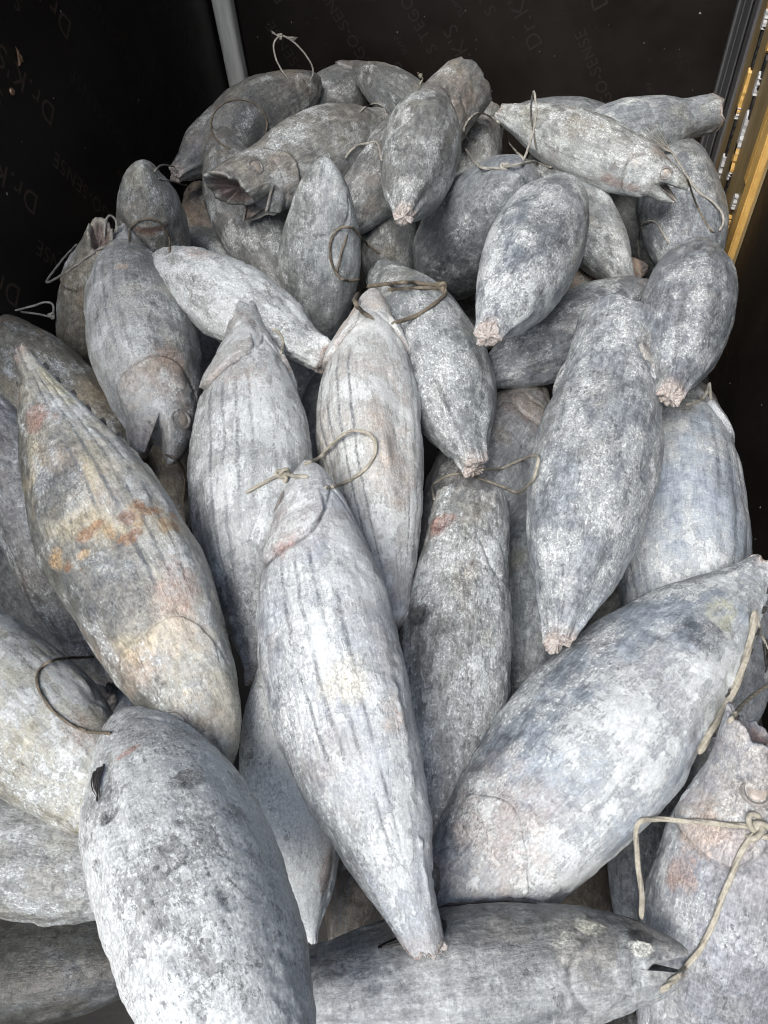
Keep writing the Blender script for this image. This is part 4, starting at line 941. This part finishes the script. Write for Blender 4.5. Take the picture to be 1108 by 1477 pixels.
def cut_tail(s, root, ring):
    n = len(ring)
    step = max(1, n // 48)
    ring = ring[::step]; n = len(ring)
    cen = ring.mean(0)
    r = np.random.default_rng(s.seed + 8)
    vs, R = [], s.tr * s.D
    for f, h in ((1.0, -.06), (1.05, .03), (.96, .14), (.74, .20), (.48, .14), (.26, .26)):
        v = cen + (ring - cen) * f
        v[:, 0] += h * R
        v += (np.stack([fbm(v / R * 2.2 + 9 * i + s.seed, 3, 4) for i in range(3)], 1) - .5) * .42 * R * (1 if h > 0 else 0)
        vs.append(v)
    V = np.concatenate(vs + [cen[None] + np.array([[.3 * R, 0, 0]])])
    f = grid_faces(6, n, True)[:, ::-1]
    l = np.arange(5 * n, 6 * n)
    f2 = np.stack([l, np.full(n, 6 * n), np.roll(l, -1)], 1)
    link('cut_tail', mesh_from('cut_tail', V, [f, f2], True), M_CUT, root)

def fin_rays(s, root):
    """torn fin: a bundle of dark dried rays lying on the skin"""
    r = np.random.default_rng(s.seed + 6)
    t0, n, k = s.me['pect'][0], 14, 6
    V, F, b0 = [], [], 0
    for i in range(9):
        ph0 = s.cam_phi + math.radians(s.me['finphi'] + (i - 4) * 1.15)
        ln = r.uniform(.055, .105); u = np.linspace(0, 1, n)
        ph = ph0 + np.radians((4 - i) * .75 * u + r.uniform(-1, 1) * u**2)
        c = s.surf(t0 + r.uniform(-.012, .012) + ln * u, ph, .004 + .010 * np.sin(u * 3.1) + r.uniform(0, .008) * u)
        tn = np.gradient(c, axis=0); tn /= np.linalg.norm(tn, axis=1)[:, None]
        nn = np.cross(tn, [.1, .3, .9]); nn /= np.linalg.norm(nn, axis=1)[:, None]; bb = np.cross(tn, nn)
        w = s.D * .0075 * (1 - .75 * u) * r.uniform(.7, 1.3)
        for j in range(n):
            for m in range(k):
                aa = 2 * math.pi * m / k
                V.append(c[j] + w[j] * (math.cos(aa) * nn[j] + math.sin(aa) * bb[j]))
        F.append(grid_faces(n, k, True, base=b0)); b0 += n * k
    link('torn_fin', mesh_from('torn_fin', np.array(V), np.concatenate(F), True), M_FIN, root)

def pectoral(s, root, q):
    if 'finphi' in s.me: return fin_rays(s, root)
    nu, nv = 22, 15
    t0, a0 = s.me.get('pect', (.29, 1.62))
    ln = .15
    U, W = np.meshgrid(np.linspace(0, 1, nu), np.linspace(-1, 1, nv), indexing='ij')
    u, w = U.ravel(), W.ravel()
    hw = s.me.get('pectw', 1.0) * .16 * (1 - u) ** .7 * sstep(-.05, .12, u) + .012
    t = t0 + ln * u
    fl = np.random.default_rng(s.seed + 4).uniform(.55, 1.0, nv)
    t = t0 + ln * u * np.tile(fl, nu)
    if 'finphi' in s.me:
        q, a0 = 1, s.cam_phi + math.radians(s.me['finphi'])
        ap = a0 + .05 * u + w * hw
    else:
        ap = a0 + .15 * u + w * hw
    off = .012 + .016 * u + .006 * np.sin(w * 11 + 3 * u) * s.me.get('pectw', 1.0) - .008 * np.abs(w)
    off = off + .009 * np.tile(np.arange(nv) % 2, nu) * s.me.get('pectw', 1.0)
    top = s.surf(t, ap * q, off)
    bot = s.surf(t, ap * q, -.006)
    n = nu * nv
    idx = np.arange(n).reshape(nu, nv)
    rim = [np.stack([e[:-1], e[1:], e[1:] + n, e[:-1] + n], 1) for e in (idx[:, 0], idx[::-1, -1], idx[0, ::-1], idx[-1])]
    f = grid_faces(nu, nv)
    f1, f2 = (f[:, ::-1], f + n)
    if q < 0: f1, f2 = f1[:, ::-1], f2[:, ::-1]
    link('pectoral_fin', mesh_from('pectoral_fin', np.concatenate([top, bot]), [f1, f2] + rim, True), M_FIN, root)

def finlets(s, root):
    r = np.random.default_rng(s.seed + 12)
    for a0, tt in ((0.0, np.linspace(.66, .93, 7)), (math.pi, np.linspace(.68, .93, 6))):
        for t0 in tt:
            h = s.D * r.uniform(.018, .034)
            l = .020
            b = s.surf(np.array([t0, t0 + l, t0 + l * .6]), np.full(3, a0) + r.normal(0, .02), -.006)
            up = np.array([0, 0, 1.0 if a0 == 0 else -1.0])
            tip = b[1] + up * h + np.array([.35 * h, 0, 0])
            w = np.array([0, .012 * s.D, 0])
            V = np.array([b[0] + w, b[0] - w, b[1] + w, b[1] - w, tip, (b[0] + tip) / 2 + w * .4 + up * h * .3, (b[0] + tip) / 2 - w * .4 + up * h * .3])
            F = [np.array([[0, 2, 4], [0, 4, 5], [1, 6, 4], [1, 4, 3], [0, 5, 6], [0, 6, 1], [5, 4, 6], [2, 3, 4], [0, 1, 3], [0, 3, 2]])]
            link('finlet', mesh_from('finlet', V, F, False), M_FIN, root)

def dorsal(s, root):
    """ragged stub of the first back fin lying in its groove"""
    n = 40
    t = np.linspace(.30, .56, n)
    r = np.random.default_rng(s.seed + 13)
    hgt = s.D * (.020 + .028 * fbm(np.stack([t * 60, t * 0, t * 0 + s.seed], 1), 3)) * sstep(.30, .33, t) * (1 - sstep(.5, .56, t))
    lo = s.surf(t, np.zeros(n), -.02)
    V = []
    for dy, hh in ((-.011, 0), (-.006, 1), (.006, 1), (.011, 0)):
        v = lo.copy(); v[:, 1] += dy * s.D; v[:, 2] += hh * (hgt + .012 * s.D)
        V.append(v)
    V = np.stack(V, 1).reshape(-1, 3)
    link('dorsal_fin', mesh_from('dorsal_fin', V, grid_faces(n, 4), False), M_FIN, root)

# ---------------------------------------------------------------- the box: floor and plywood walls
LX, RX, BY, FY, ZB, ZT = -1.235, 0.672, 3.12, -0.75, -0.80, 1.75
fl = link('floor', box_mesh('floor', (LX - .02, FY, ZB - .02), (RX + .02, BY + .02, ZB)), M_FLOOR)
tag(fl, kind='structure')

def wall(name, lo, hi):
    w = link(name, box_mesh(name, lo, hi), M_PLY)
    tag(w, kind='structure')
    return w
W_left = wall('left_wall', (LX - .02, FY, ZB), (LX, BY, ZT))
W_back = wall('back_wall', (LX - .02, BY, ZB), (RX + .022, BY + .02, ZT))
W_shade_roof = wall('shade_roof', (LX - .02, 2.05, ZT + .002), (RX + .02, BY + .02, ZT + .022))  # unseen part-roof, added to darken the rear of the heap
W_right = wall('right_wall', (RX, FY, ZB), (RX + .02, BY - .002, ZT))

# faint printed brand lines, running up the sheets at a slant
def lettering(text, size, origin, right, normal, ang, parent, mat, spread=1.0):
    """flat print 0.6 mm proud of the sheet; origin = start of the baseline"""
    cu = bpy.data.curves.new('lettering', 'FONT')
    cu.body = text
    cu.size = size
    cu.space_character = spread
    o = bpy.data.objects.new('lettering_source', cu)
    col.objects.link(o)
    dg = bpy.context.evaluated_depsgraph_get()
    me = bpy.data.meshes.new_from_object(o.evaluated_get(dg))
    bpy.data.objects.remove(o)
    up = Vector((0, 0, 1))
    u = right * math.cos(ang) + up * math.sin(ang)
    v = -right * math.sin(ang) + up * math.cos(ang)
    mm = Matrix((u, v, normal)).transposed().to_4x4()
    mm.translation = Vector(origin) + normal * .0006
    me.transform(mm)
    me.materials.clear()
    t = link('lettering', me, mat, parent)
    return t

ANG = math.radians(120)
def print_wall(parent, p0, right, normal, ks, ms, lo, hi, horizontal):
    uv = (math.cos(ANG), math.sin(ANG))
    pv = (-math.sin(ANG), math.cos(ANG))         # toward the letter tops
    for k in ks:
        for m in ms:
            for (txt, size, du, dv) in (("Dr.K'S", .078, 0, 0), ("SUPP", .030, .235, -.045), ("S TEGO-SENSE", .058, -.235 - .20, -.150)):
                a = p0[0] + uv[0] * (du + m * .62) + pv[0] * (dv + k * .25)
                b = p0[1] + uv[1] * (du + m * .62) + pv[1] * (dv + k * .25)
                if not (lo[0] < a < hi[0] and lo[1] < b < hi[1]): continue
                org = Vector((LX, a, b)) if horizontal == 'y' else Vector((a, BY, b))
                mat = M_PRINT if (horizontal == 'y' and a < 2.1) else M_PRINT_FAINT
                lettering(txt, size, org, right, normal, ANG, parent, mat, 1.12)
print_wall(W_left, (1.85, .165), Vector((0, 1, 0)), Vector((1, 0, 0)), range(-5, 5), range(-1, 3), (.9, -.45), (3.0, .75), 'y')
print_wall(W_back, (.01, -.13), Vector((1, 0, 0)), Vector((0, -1, 0)), range(-6, 7), range(-1, 3), (-1.0, -.45), (.55, .45), 'x')

# chips of fish and dust stuck on the sheets
def chips(parent, n, fn, smin, smax):
    r = np.random.default_rng(3)
    V, F = [], []
    for i in range(n):
        p, u, v, nrm = fn(r)
        s = r.uniform(smin, smax) * (1 if r.random() < .88 else 2.2)
        k = len(V)
        a0 = r.uniform(0, 6.28)
        for j in range(5):
            a = a0 + j * 1.2566
            rr = s * r.uniform(.45, 1.0) * (1.0 if j % 2 else .7)
            V.append(p + u * rr * math.cos(a) + v * rr * 1.5 * math.sin(a) + nrm * .0004)
        V.append(p + nrm * s * .5)
        for j in range(5):
            F.append((k + j, k + (j + 1) % 5, k + 5))
    o = link('stuck_chips', mesh_from('stuck_chips', np.array(V), np.array(F), False), M_CHIP, parent)
    o['kind'] = 'stuff'
X_, Y_, Z_ = np.eye(3)
chips(W_left, 45, lambda r: (np.array([LX, r.uniform(.8, 3.0), r.uniform(-.4, .7)]), Y_, Z_, X_), .0012, .0035)
chips(W_back, 80, lambda r: (np.array([r.uniform(-1.1, .6), BY, r.uniform(-.5, .4)]), X_, Z_, -Y_), .0012, .0038)
chips(W_right, 40, lambda r: (np.array([RX, r.uniform(.3, 2.2), r.uniform(-.8, .1)]), Y_, Z_, -X_), .0012, .0045)

# screw head and splintered hole on the left sheet
def screw(parent, p):
    k, prof = 20, [(.0085, 0), (.0085, .002), (.0065, .0042), (.004, .005), (.003, .0035), (.0, .003)]
    V = [(LX + h, p[0] + r * math.cos(2 * math.pi * i / k), p[1] + r * math.sin(2 * math.pi * i / k)) for r, h in prof for i in range(k)]
    link('screw_head', mesh_from('screw_head', np.array(V), grid_faces(len(prof), k, True), True), M_BRASS, parent)
screw(W_left, (1.704, .267))
V = []
for i in range(9):
    a = -1 + 2 * i / 8
    h = .034 * (1 - abs(a)) + .008 * ((i * 37) % 5) / 5
    V += [(LX + .0006, 1.775 + a * .012, .300), (LX + .006 + .003 * (i % 2), 1.775 + a * .009 + .004, .300 + h)]
link('splinter', mesh_from('splinter', np.array(V), grid_faces(9, 2)[:, ::-1], False), M_BRASS, W_left)

# pole in the back left corner
def pole():
    n, k = 60, 20
    z = np.linspace(ZB, ZT, n)
    a = np.arange(k) / k * 2 * math.pi
    Zg, Ag = np.meshgrid(z, a, indexing='ij')
    p = np.stack([np.cos(Ag).ravel() * 2, np.sin(Ag).ravel() * 2, Zg.ravel() * 5], 1)
    r = .036 * (1 + .10 * (fbm(p, 4, 5) - .5)) / (np.abs(np.cos(Ag.ravel()))**5 + np.abs(np.sin(Ag.ravel()))**5) ** .2
    kn = .004 * sstep(.62, .8, fbm(p * 1.7, 2, 9))
    V = np.stack([LX + .045 + (r + kn) * np.cos(Ag.ravel()), BY - .048 + (r + kn) * np.sin(Ag.ravel()), Zg.ravel()], 1)
    o = link('corner_pole', mesh_from('corner_pole', V, grid_faces(n, k, True), True), M_POST)
    tag(o, 'pale weathered pole standing in the back left corner of the box', 'pole')
pole()

# metal trim and yellow rail on the right wall near the back corner
def strip(name, y0, y1, d0, d1, mat, parent, z0=None, z1=None, bev=.0015):
    me = box_mesh(name, (RX - d1, y0, ZB if z0 is None else z0), (RX - d0, y1, ZT if z1 is None else z1), bev)
    return link(name, me, mat, parent)
trim = bpy.data.objects.new('metal_trim', None); trim.location = (RX, 2.98, ZB); col.objects.link(trim)
tag(trim, 'grey aluminium trim with a black seam in the back right corner', 'trim')
rail = bpy.data.objects.new('yellow_rail', None); rail.location = (RX, 2.5, ZB); col.objects.link(rail)
tag(rail, 'olive door rail with chipped yellow and white strips on the right wall', 'rail')
def under(o, root):
    o.parent = root
    o.matrix_parent_inverse = Matrix.Translation(-root.location)
for nm, y0, y1, d, mat in (('channel', 2.935, 3.118, .010, M_ALU), ('channel_lip', 3.092, 3.117, .016, M_ALU), ('channel_rib', 3.02, 3.028, .0125, M_ALU), ('black_seam', 2.862, 2.934, .006, M_BLACK), ('edge_strip', 2.805, 2.861, .016, M_ALU)):
    under(strip(nm, y0, y1, -.001, d, mat, None), trim)
under(strip('olive_panel', 2.222, 2.804, -.001, .008, M_OLIVE, None, bev=.002), rail)
under(strip('outer_bar', 2.223, 2.285, .0075, .030, M_YELLOW, None, bev=.004), rail)
under(strip('inner_bar', 2.318, 2.356, .0075, .020, M_YELLOW, None, z0=-.24, bev=.004), rail)
r = np.random.default_rng(11)
def flakes(y, w, segs, white):
    """a groove strip whose paint has come away in lengths"""
    for (z0, z1, kind) in segs:
        n = 14
        z = np.linspace(z0, z1, n)
        e1 = y - w / 2 - r.uniform(0, .006, n); e2 = y + w / 2 + r.uniform(0, .006, n)
        e1[0] = e1[-1] = y - .002; e2[0] = e2[-1] = y + .002
        x = RX - .0085; h = .005 if kind == 'slot' else .010
        rows = [np.stack([np.full(n, x), e1, z], 1), np.stack([np.full(n, x - h), e1 + .003, z], 1), np.stack([np.full(n, x - h), e2 - .003, z], 1), np.stack([np.full(n, x), e2, z], 1)]
        V = np.stack(rows, 1).reshape(-1, 3)
        mat = {'slot': M_BLACK, 'white': M_WHITE, 'yellow': M_YELLOW}[kind]
        under(link(kind + ('_slot' if kind == 'slot' else '_paint'), mesh_from('paint', V, grid_faces(n, 4), False), mat), rail)
for y, sg in ((2.69, [(-.42, -.32, 'white'), (-.37, -.18, 'slot'), (-.205, -.165, 'white'), (-.20, -.05, 'yellow'), (-.06, .10, 'slot'), (.055, .11, 'white'), (.11, .30, 'yellow'), (.19, .27, 'white'), (.30, .50, 'slot'), (.42, .47, 'white'), (.52, .8, 'yellow')]),
              (2.555, [(-.60, -.40, 'yellow'), (-.42, -.28, 'slot'), (-.345, -.28, 'white'), (-.32, -.22, 'yellow'), (-.26, -.12, 'white'), (-.16, .04, 'slot'), (-.08, -.01, 'white'), (.04, .16, 'yellow'), (.14, .36, 'slot'), (.30, .38, 'white'), (.38, .8, 'yellow')]),
              (2.40, [(-.62, -.55, 'white'), (-.55, -.44, 'slot'), (-.46, -.38, 'yellow'), (-.36, -.31, 'white')])):
    flakes(y, .020, sg, None)

# ---------------------------------------------------------------- build the heap
ROOTS = {}
for key in SOLVED:
    ROOTS[key] = tuna(key)

# ---------------------------------------------------------------- ropes, draped on what was built
bpy.context.view_layer.update()
allV, allF, nb = [], [], 0
for o in scene.objects:
    if o.type == 'MESH' and o.name.split('.')[0] in ('body', 'gill_cover', 'lower_jaw', 'back_wall', 'left_wall', 'right_wall', 'floor', 'corner_pole', 'olive_panel'):
        me = o.data
        c = np.empty(len(me.vertices) * 3, dtype=np.float32); me.vertices.foreach_get('co', c)
        M = np.array(o.matrix_world); c = c.reshape(-1, 3) @ M[:3, :3].T + M[:3, 3]
        for p in me.polygons: allF.append([v + nb for v in p.vertices])
        allV.append(c); nb += len(c)
BVH = BVHTree.FromPolygons(np.concatenate(allV).tolist(), allF)
CM = Matrix(CAM_M)
def surface(px, py, lift):
    d = (CM @ Vector((px - 554.0, 738.5 - py, -1060.0))).normalized()
    h, nrm, i, dist = BVH.ray_cast(EYE, d)
    if h is None: return EYE + d * 1.5, d, 1.5
    if nrm.dot(d) > 0: nrm = -nrm
    return h + nrm * lift, d, (h + nrm * lift - EYE).length

def rope(pts, r0, mat, label, knot=None, frays=(), strands=3, twist=55.0, closed=False, lay=None):
    """pts: (x, y) lies on the heap, (x, y, 'f') hangs free between its neighbours, (x, y, h) lies h metres above"""
    r0 = r0 * .86
    P = []
    for p in pts:
        free = len(p) > 2 and p[2] == 'f'
        lift = p[2] if len(p) > 2 and not free else r0 * .75
        q, d, ds = surface(p[0], p[1], lift)
        P.append([q, d, ds, free])
    n = len(P)
    for i in range(n):
        if P[i][3]:
            a = max([j for j in range(i) if not P[j][3]], default=None)
            b = min([j for j in range(i + 1, n) if not P[j][3]], default=None)
            if a is None: a = b
            if b is None: b = a
            w = 0 if a == b else (i - a) / (b - a)
            ds = min(P[a][2] * (1 - w) + P[b][2] * w, P[i][2])
            P[i][0] = EYE + P[i][1] * ds
    K = np.array([list(p[0]) for p in P])
    if closed: K = np.concatenate([K, K[:1]])
    # Catmull-Rom through the points, evenly resampled
    E = np.concatenate([K[-2:-1] if closed else 2 * K[:1] - K[1:2], K, K[1:2] if closed else 2 * K[-1:] - K[-2:-1]])
    S = []
    for i in range(1, len(E) - 2):
        for t in np.linspace(0, 1, 24, endpoint=False):
            a, b, c, d = E[i - 1], E[i], E[i + 1], E[i + 2]
            S.append(.5 * (2 * b + (c - a) * t + (2 * a - 5 * b + 4 * c - d) * t * t + (3 * b - a - 3 * c + d) * t**3))
    S.append(E[-2]); S = np.array(S)
    seg = np.concatenate([[0], np.cumsum(np.linalg.norm(np.diff(S, axis=0), axis=1))])
    m = int(max(16, min(500, seg[-1] / (r0 * .55))))
    s = np.linspace(0, seg[-1], m)
    C = np.stack([np.interp(s, seg, S[:, i]) for i in range(3)], 1)
    wob = (fbm(np.stack([s * 14, s * 0, s * 0 + len(label)], 1), 3, 3) - .5)[:, None] * r0 * 1.2
    C = C + wob * np.array([[.6, .5, .6]])
    # keep the rope lying on top of whatever it crosses
    for i in range(m):
        d = Vector(C[i]) - EYE
        dist = d.length
        d.normalize()
        hh, nn_, _, hd = BVH.ray_cast(EYE, d)
        if hh is not None and hd < dist + r0 * .5:
            C[i] = np.array(EYE + d * (hd - r0 * .8))
    for _ in range(4):
        C[1:-1] = C[1:-1] * .5 + (C[:-2] + C[2:]) * .25
    T = np.gradient(C, axis=0); T /= np.linalg.norm(T, axis=1)[:, None] + 1e-9
    N = np.zeros_like(T); ref = np.array([0.13, .37, .92]); N[0] = ref - T[0] * ref.dot(T[0]); N[0] /= np.linalg.norm(N[0])
    for i in range(1, m):
        v = N[i - 1] - T[i] * N[i - 1].dot(T[i]); N[i] = v / (np.linalg.norm(v) + 1e-9)
    B = np.cross(T, N)
    k = 15
    a = np.arange(k) / k * 2 * math.pi
    A, SS = np.meshgrid(a, s, indexing='xy')
    lobe = np.abs(np.cos((A * strands - SS * twist / (r0 / .003) * strands) / 2))
    R = r0 * .88 * (.55 + .50 * lobe ** .8)
    endt = np.clip(np.minimum(np.arange(m), np.arange(m)[::-1]) / 3.0, 0, 1)
    R = R * (.25 + .75 * np.sqrt(endt))[:, None]
    V = C[:, None] + R[..., None] * (np.cos(A)[..., None] * N[:, None] + np.sin(A)[..., None] * B[:, None])
    V = np.concatenate([V.reshape(-1, 3), C[:1], C[-1:]])
    f = grid_faces(m, k, True)
    i0 = np.arange(k); i1 = i0 + (m - 1) * k
    f2 = np.stack([i0, np.roll(i0, -1), np.full(k, m * k)], 1)[:, ::-1]
    f3 = np.stack([i1, np.roll(i1, -1), np.full(k, m * k + 1)], 1)
    o = link('rope', mesh_from('rope', V, [f, f2, f3], True), mat)
    tag(o, label, 'rope', 'ropes tied to the tuna')
    if knot:
        # the point of the cord nearest the knot's line of sight
        kd = np.array(surface(knot[0], knot[1], 0)[1]); rel = C - np.array(EYE)
        c = Vector(C[np.argmin(np.linalg.norm(np.cross(rel, kd), axis=1) / np.linalg.norm(rel, axis=1))])
        tie(o, c, knot[2] * r0, r0, mat)
    for (x0, y0, x1, y1) in frays:
        d0 = surface(x0, y0, 0)[1]; rel = C - np.array(EYE)
        j0 = np.argmin(np.linalg.norm(np.cross(rel, np.array(d0)), axis=1) / np.linalg.norm(rel, axis=1))
        p0 = Vector(C[j0]); p1 = surface(x1, y1, r0 * .6)[0]
        if (p1 - p0).length > .12: p1 = p0 + (surface(x1, y1, 0)[1] - surface(x0, y0, 0)[1]) * (p0 - EYE).length
        rr = np.random.default_rng(int(x0 + y0))
        V, F, b0 = [], [], 0
        for q in range(7):
            dv = Vector(rr.normal(0, .14, 3)) * (p1 - p0).length
            mdl = (p0 + p1) / 2 + dv * .5
            pts3 = [p0, mdl, p1 + dv]
            tt = np.linspace(0, 1, 8)
            pc = np.array([list(pts3[0] * (1 - t)**2 + pts3[1] * 2 * t * (1 - t) + pts3[2] * t * t) for t in tt])
            tn = np.gradient(pc, axis=0); tn /= np.linalg.norm(tn, axis=1)[:, None]
            nn = np.cross(tn, [0.2, .5, .8]); nn /= np.linalg.norm(nn, axis=1)[:, None]; bb = np.cross(tn, nn)
            w = r0 * .30
            for i in range(8):
                for j in range(4):
                    aa = j * math.pi / 2
                    V.append(pc[i] + w * (1 - .5 * tt[i]) * (math.cos(aa) * nn[i] + math.sin(aa) * bb[i]))
            F.append(grid_faces(8, 4, True, base=b0)); b0 += 32
        link('frayed_end', mesh_from('frayed_end', np.array(V), np.concatenate(F), True), mat, o)
    return o

def tie(parent, c, R, r0, mat):
    """an overhand knot: a trefoil of rope round its own middle"""
    n, k = 70, 8
    t = np.linspace(0, 2 * math.pi, n, endpoint=False)
    Pk = np.stack([np.sin(t) + 2 * np.sin(2 * t), np.cos(t) - 2 * np.cos(2 * t), -np.sin(3 * t) * 1.1], 1) * (R / 3.2)
    d = (Vector(c) - EYE).normalized()
    q = d.to_track_quat('Z', 'Y').to_matrix()
    Pk = Pk @ np.array(q).T + np.array(c)
    T = np.roll(Pk, -1, 0) - np.roll(Pk, 1, 0); T /= np.linalg.norm(T, axis=1)[:, None]
    N = np.cross(T, np.array(d)); N /= np.linalg.norm(N, axis=1)[:, None] + 1e-6; B = np.cross(T, N)
    a = np.arange(k) / k * 2 * math.pi
    V = Pk[:, None] + r0 * .95 * (np.cos(a)[None, :, None] * N[:, None] + np.sin(a)[None, :, None] * B[:, None])
    idx = np.arange(n * k).reshape(n, k)
    nx = np.roll(idx, -1, 0)
    F = np.stack([idx.ravel(), np.roll(idx, -1, 1).ravel(), np.roll(nx, -1, 1).ravel(), nx.ravel()], 1)
    link('knot', mesh_from('knot', V.reshape(-1, 3), F, True), mat, parent)

rope([(440, 672), (450, 662, .012), (480, 640, 'f'), (510, 625, .02), (535, 632, .012), (541, 655), (525, 680), (495, 698), (468, 706)], .0042, M_ROPE, 'cream rope loop at the snout of the pale middle tuna')
rope([(446, 690), (430, 688), (408, 686), (385, 695), (356, 712)], .0042, M_ROPE, 'cream rope knotted left of the pale middle tuna\'s snout', knot=(408, 686, 3.4), frays=[(385, 696, 350, 716)])
rope([(540, 462), (524, 455, .006), (518, 436, .012), (530, 418, .012), (565, 411), (600, 411), (632, 416), (642, 424), (625, 442), (598, 459), (565, 467)], .0060, M_ROPE_DARK, 'thick dark brown rope ring round the rosy-bellied tuna\'s snout', knot=(634, 415, 2.4))
rope([(560, 420), (600, 418), (632, 419)], .0050, M_ROPE_DARK, 'second strand of dark brown rope running to the knot')
rope([(628, 722), (628, 705, .01), (640, 690), (662, 684), (690, 690), (720, 703, .01), (745, 710), (768, 696), (782, 676, .01), (776, 658), (752, 663), (722, 676), (694, 678)], .0036, M_ROPE, 'thin cream rope snaking above the gashed tuna')
rope([(1100, 1196), (1075, 1193), (1040, 1190), (990, 1185), (945, 1182, 'f'), (924, 1184, 'f'), (918, 1200, 'f'), (920, 1240, 'f'), (926, 1290, 'f'), (925, 1330)], .0048, M_ROPE, 'cream rope stretched across the brownish face at the right edge', knot=(1092, 1191, 4.2))
rope([(1086, 1200), (1066, 1235), (1042, 1295), (1018, 1355), (985, 1400), (950, 1428)], .0048, M_ROPE, 'cream rope running down from the big knot at the right edge')
rope([(1089, 880, 'f'), (1080, 915), (1067, 965), (1045, 1012), (1022, 1052), (1004, 1085)], .0068, M_ROPE, 'braided cream rope along the tail of the slanting blue-grey tuna', strands=4)
rope([(1090, 882, 'f'), (1098, 915, 'f'), (1112, 950)], .0040, M_ROPE_GREY, 'grey rope end leaving the slanting tuna\'s tail to the right')
rope([(1115, 982), (1090, 1000, 'f'), (1070, 1018, 'f'), (1054, 1042)], .0045, M_ROPE, 'short cream rope crossing the dark gap above the brownish head')
rope([(160, 1060), (125, 1055), (95, 1040), (68, 1015), (54, 985), (60, 964), (85, 952), (135, 948)], .0034, M_ROPE_DARK, 'thin olive rope ring on the cream-coloured tuna')
rope([(20, 448), (45, 442, 'f'), (66, 436, 'f'), (77, 440, 'f'), (74, 456, 'f'), (55, 453, 'f'), (28, 450)], .0036, M_ROPE_GREY, 'small grey rope with a ball knot against the left wall', knot=(75, 456, 2.6))
rope([(152, 345), (152, 322, 'f'), (158, 311, 'f'), (167, 318, 'f'), (169, 338)], .0036, M_ROPE_GREY, 'little grey rope loop on top of the brown-cheeked tuna')
rope([(110, 352), (90, 375, 'f'), (67, 407, 'f'), (90, 396, 'f'), (112, 382), (140, 362), (165, 352)], .0038, M_ROPE_GREY, 'long grey rope loop hanging off the brown-cheeked tuna')
rope([(186, 350), (190, 328), (208, 315), (230, 320), (243, 342), (246, 365)], .0034, M_ROPE_DARK, 'thin olive rope ring on the pale pointed tuna')
rope([(222, 247), (234, 238, 'f'), (252, 241)], .0030, M_ROPE_GREY, 'short grey rope from the pale pointed tuna to the corner tail')
rope([(228, 258), (250, 262, 'f'), (272, 269)], .0030, M_ROPE_GREY, 'lower grey rope between the pale pointed tuna and the brownish one')
rope([(345 + 40 * math.cos(a), 181 + 37 * math.sin(a)) for a in np.linspace(1.9, 6.6, 12)], .0038, M_ROPE_DARK, 'olive rope ring stuck to the curved corner tuna')
rope([(416, 116), (404, 98, 'f'), (396, 78, 'f'), (396, 60, 'f'), (408, 52, 'f'), (428, 64, 'f'), (446, 86, 'f'), (452, 104, 'f'), (447, 118)], .0036, M_ROPE_GREY, 'grey rope ring standing up before the back wall', knot=(404, 53, 2.4), frays=[(402, 52, 391, 45), (412, 54, 426, 58)])
rope([(548, 366), (530, 352), (508, 330), (490, 328), (478, 345), (477, 370), (486, 395), (500, 404), (518, 404)], .0042, M_ROPE_DARK, 'olive rope loop beside the scratched upright tuna')
rope([(486, 392), (492, 365), (500, 338)], .0036, M_ROPE_DARK, 'inner strand of the olive rope loop on the scratched upright tuna')
rope([(497, 228), (510, 213), (530, 208), (546, 214, .02), (553, 232)], .0042, M_ROPE_GREY, 'grey rope bend right of the open-mouthed tuna')
rope([(676, 205), (668, 185), (690, 170, .015), (715, 182, .015), (735, 205, .01), (755, 232)], .0042, M_ROPE_GREY, 'grey rope loop over the square-headed tuna', twist=40)
rope([(755, 233), (768, 195, 'f'), (774, 160, 'f'), (770, 132, 'f'), (766, 165, 'f'), (775, 215)], .0036, M_ROPE_GREY, 'tall thin rope loop standing before the back wall')
rope([(672, 215), (690, 240), (712, 244), (728, 243), (755, 237), (775, 235), (797, 240)], .0042, M_ROPE_GREY, 'grey rope with a pale knot above the smooth round-bodied tuna', knot=(728, 243, 2.8))
rope([(952, 205), (970, 222), (986, 248), (1004, 275), (1030, 300, .01), (1044, 318, 'f'), (1036, 334)], .0042, M_ROPE_GREY, 'frayed grey rope at the mouth of the white-gilled tuna', frays=[(968, 220, 930, 190), (968, 222, 925, 196)])
rope([(990, 258), (1006, 300), (1022, 330), (1030, 336)], .0032, M_ROPE_DARK, 'thin olive rope down the smooth corner tuna')
rope([(923, 372), (921, 345), (934, 322, .01), (948, 322), (966, 352)], .0034, M_ROPE_GREY, 'thin rope arch in the gap beside the egg-shaped tuna')
rope([(988, 586), (1010, 577), (1022, 562, 'f'), (1023, 552, 'f'), (1025, 578)], .0050, M_ROPE_GREY, 'grey rope stub behind the broad cut tail at the right wall')
rope([(392, 474), (404, 480), (410, 496), (404, 512)], .0040, M_ROPE, 'cream rope piece between the slim tuna and the snowy one')
rope([(240, 655), (256, 664), (266, 690), (264, 725)], .0038, M_ROPE_DARK, 'olive rope under the gaping jaws at the left')
rope([(606, 122), (610, 112, .008), (603, 103, .012)], .0046, M_ROPE, 'cream rope stub at the top of the pink-tailed tuna', knot=(606, 110, 1.8))
rope([(519, 162), (530, 152), (545, 149), (556, 156)], .0032, M_ROPE_GREY, 'thin grey rope on the small wedged tuna')
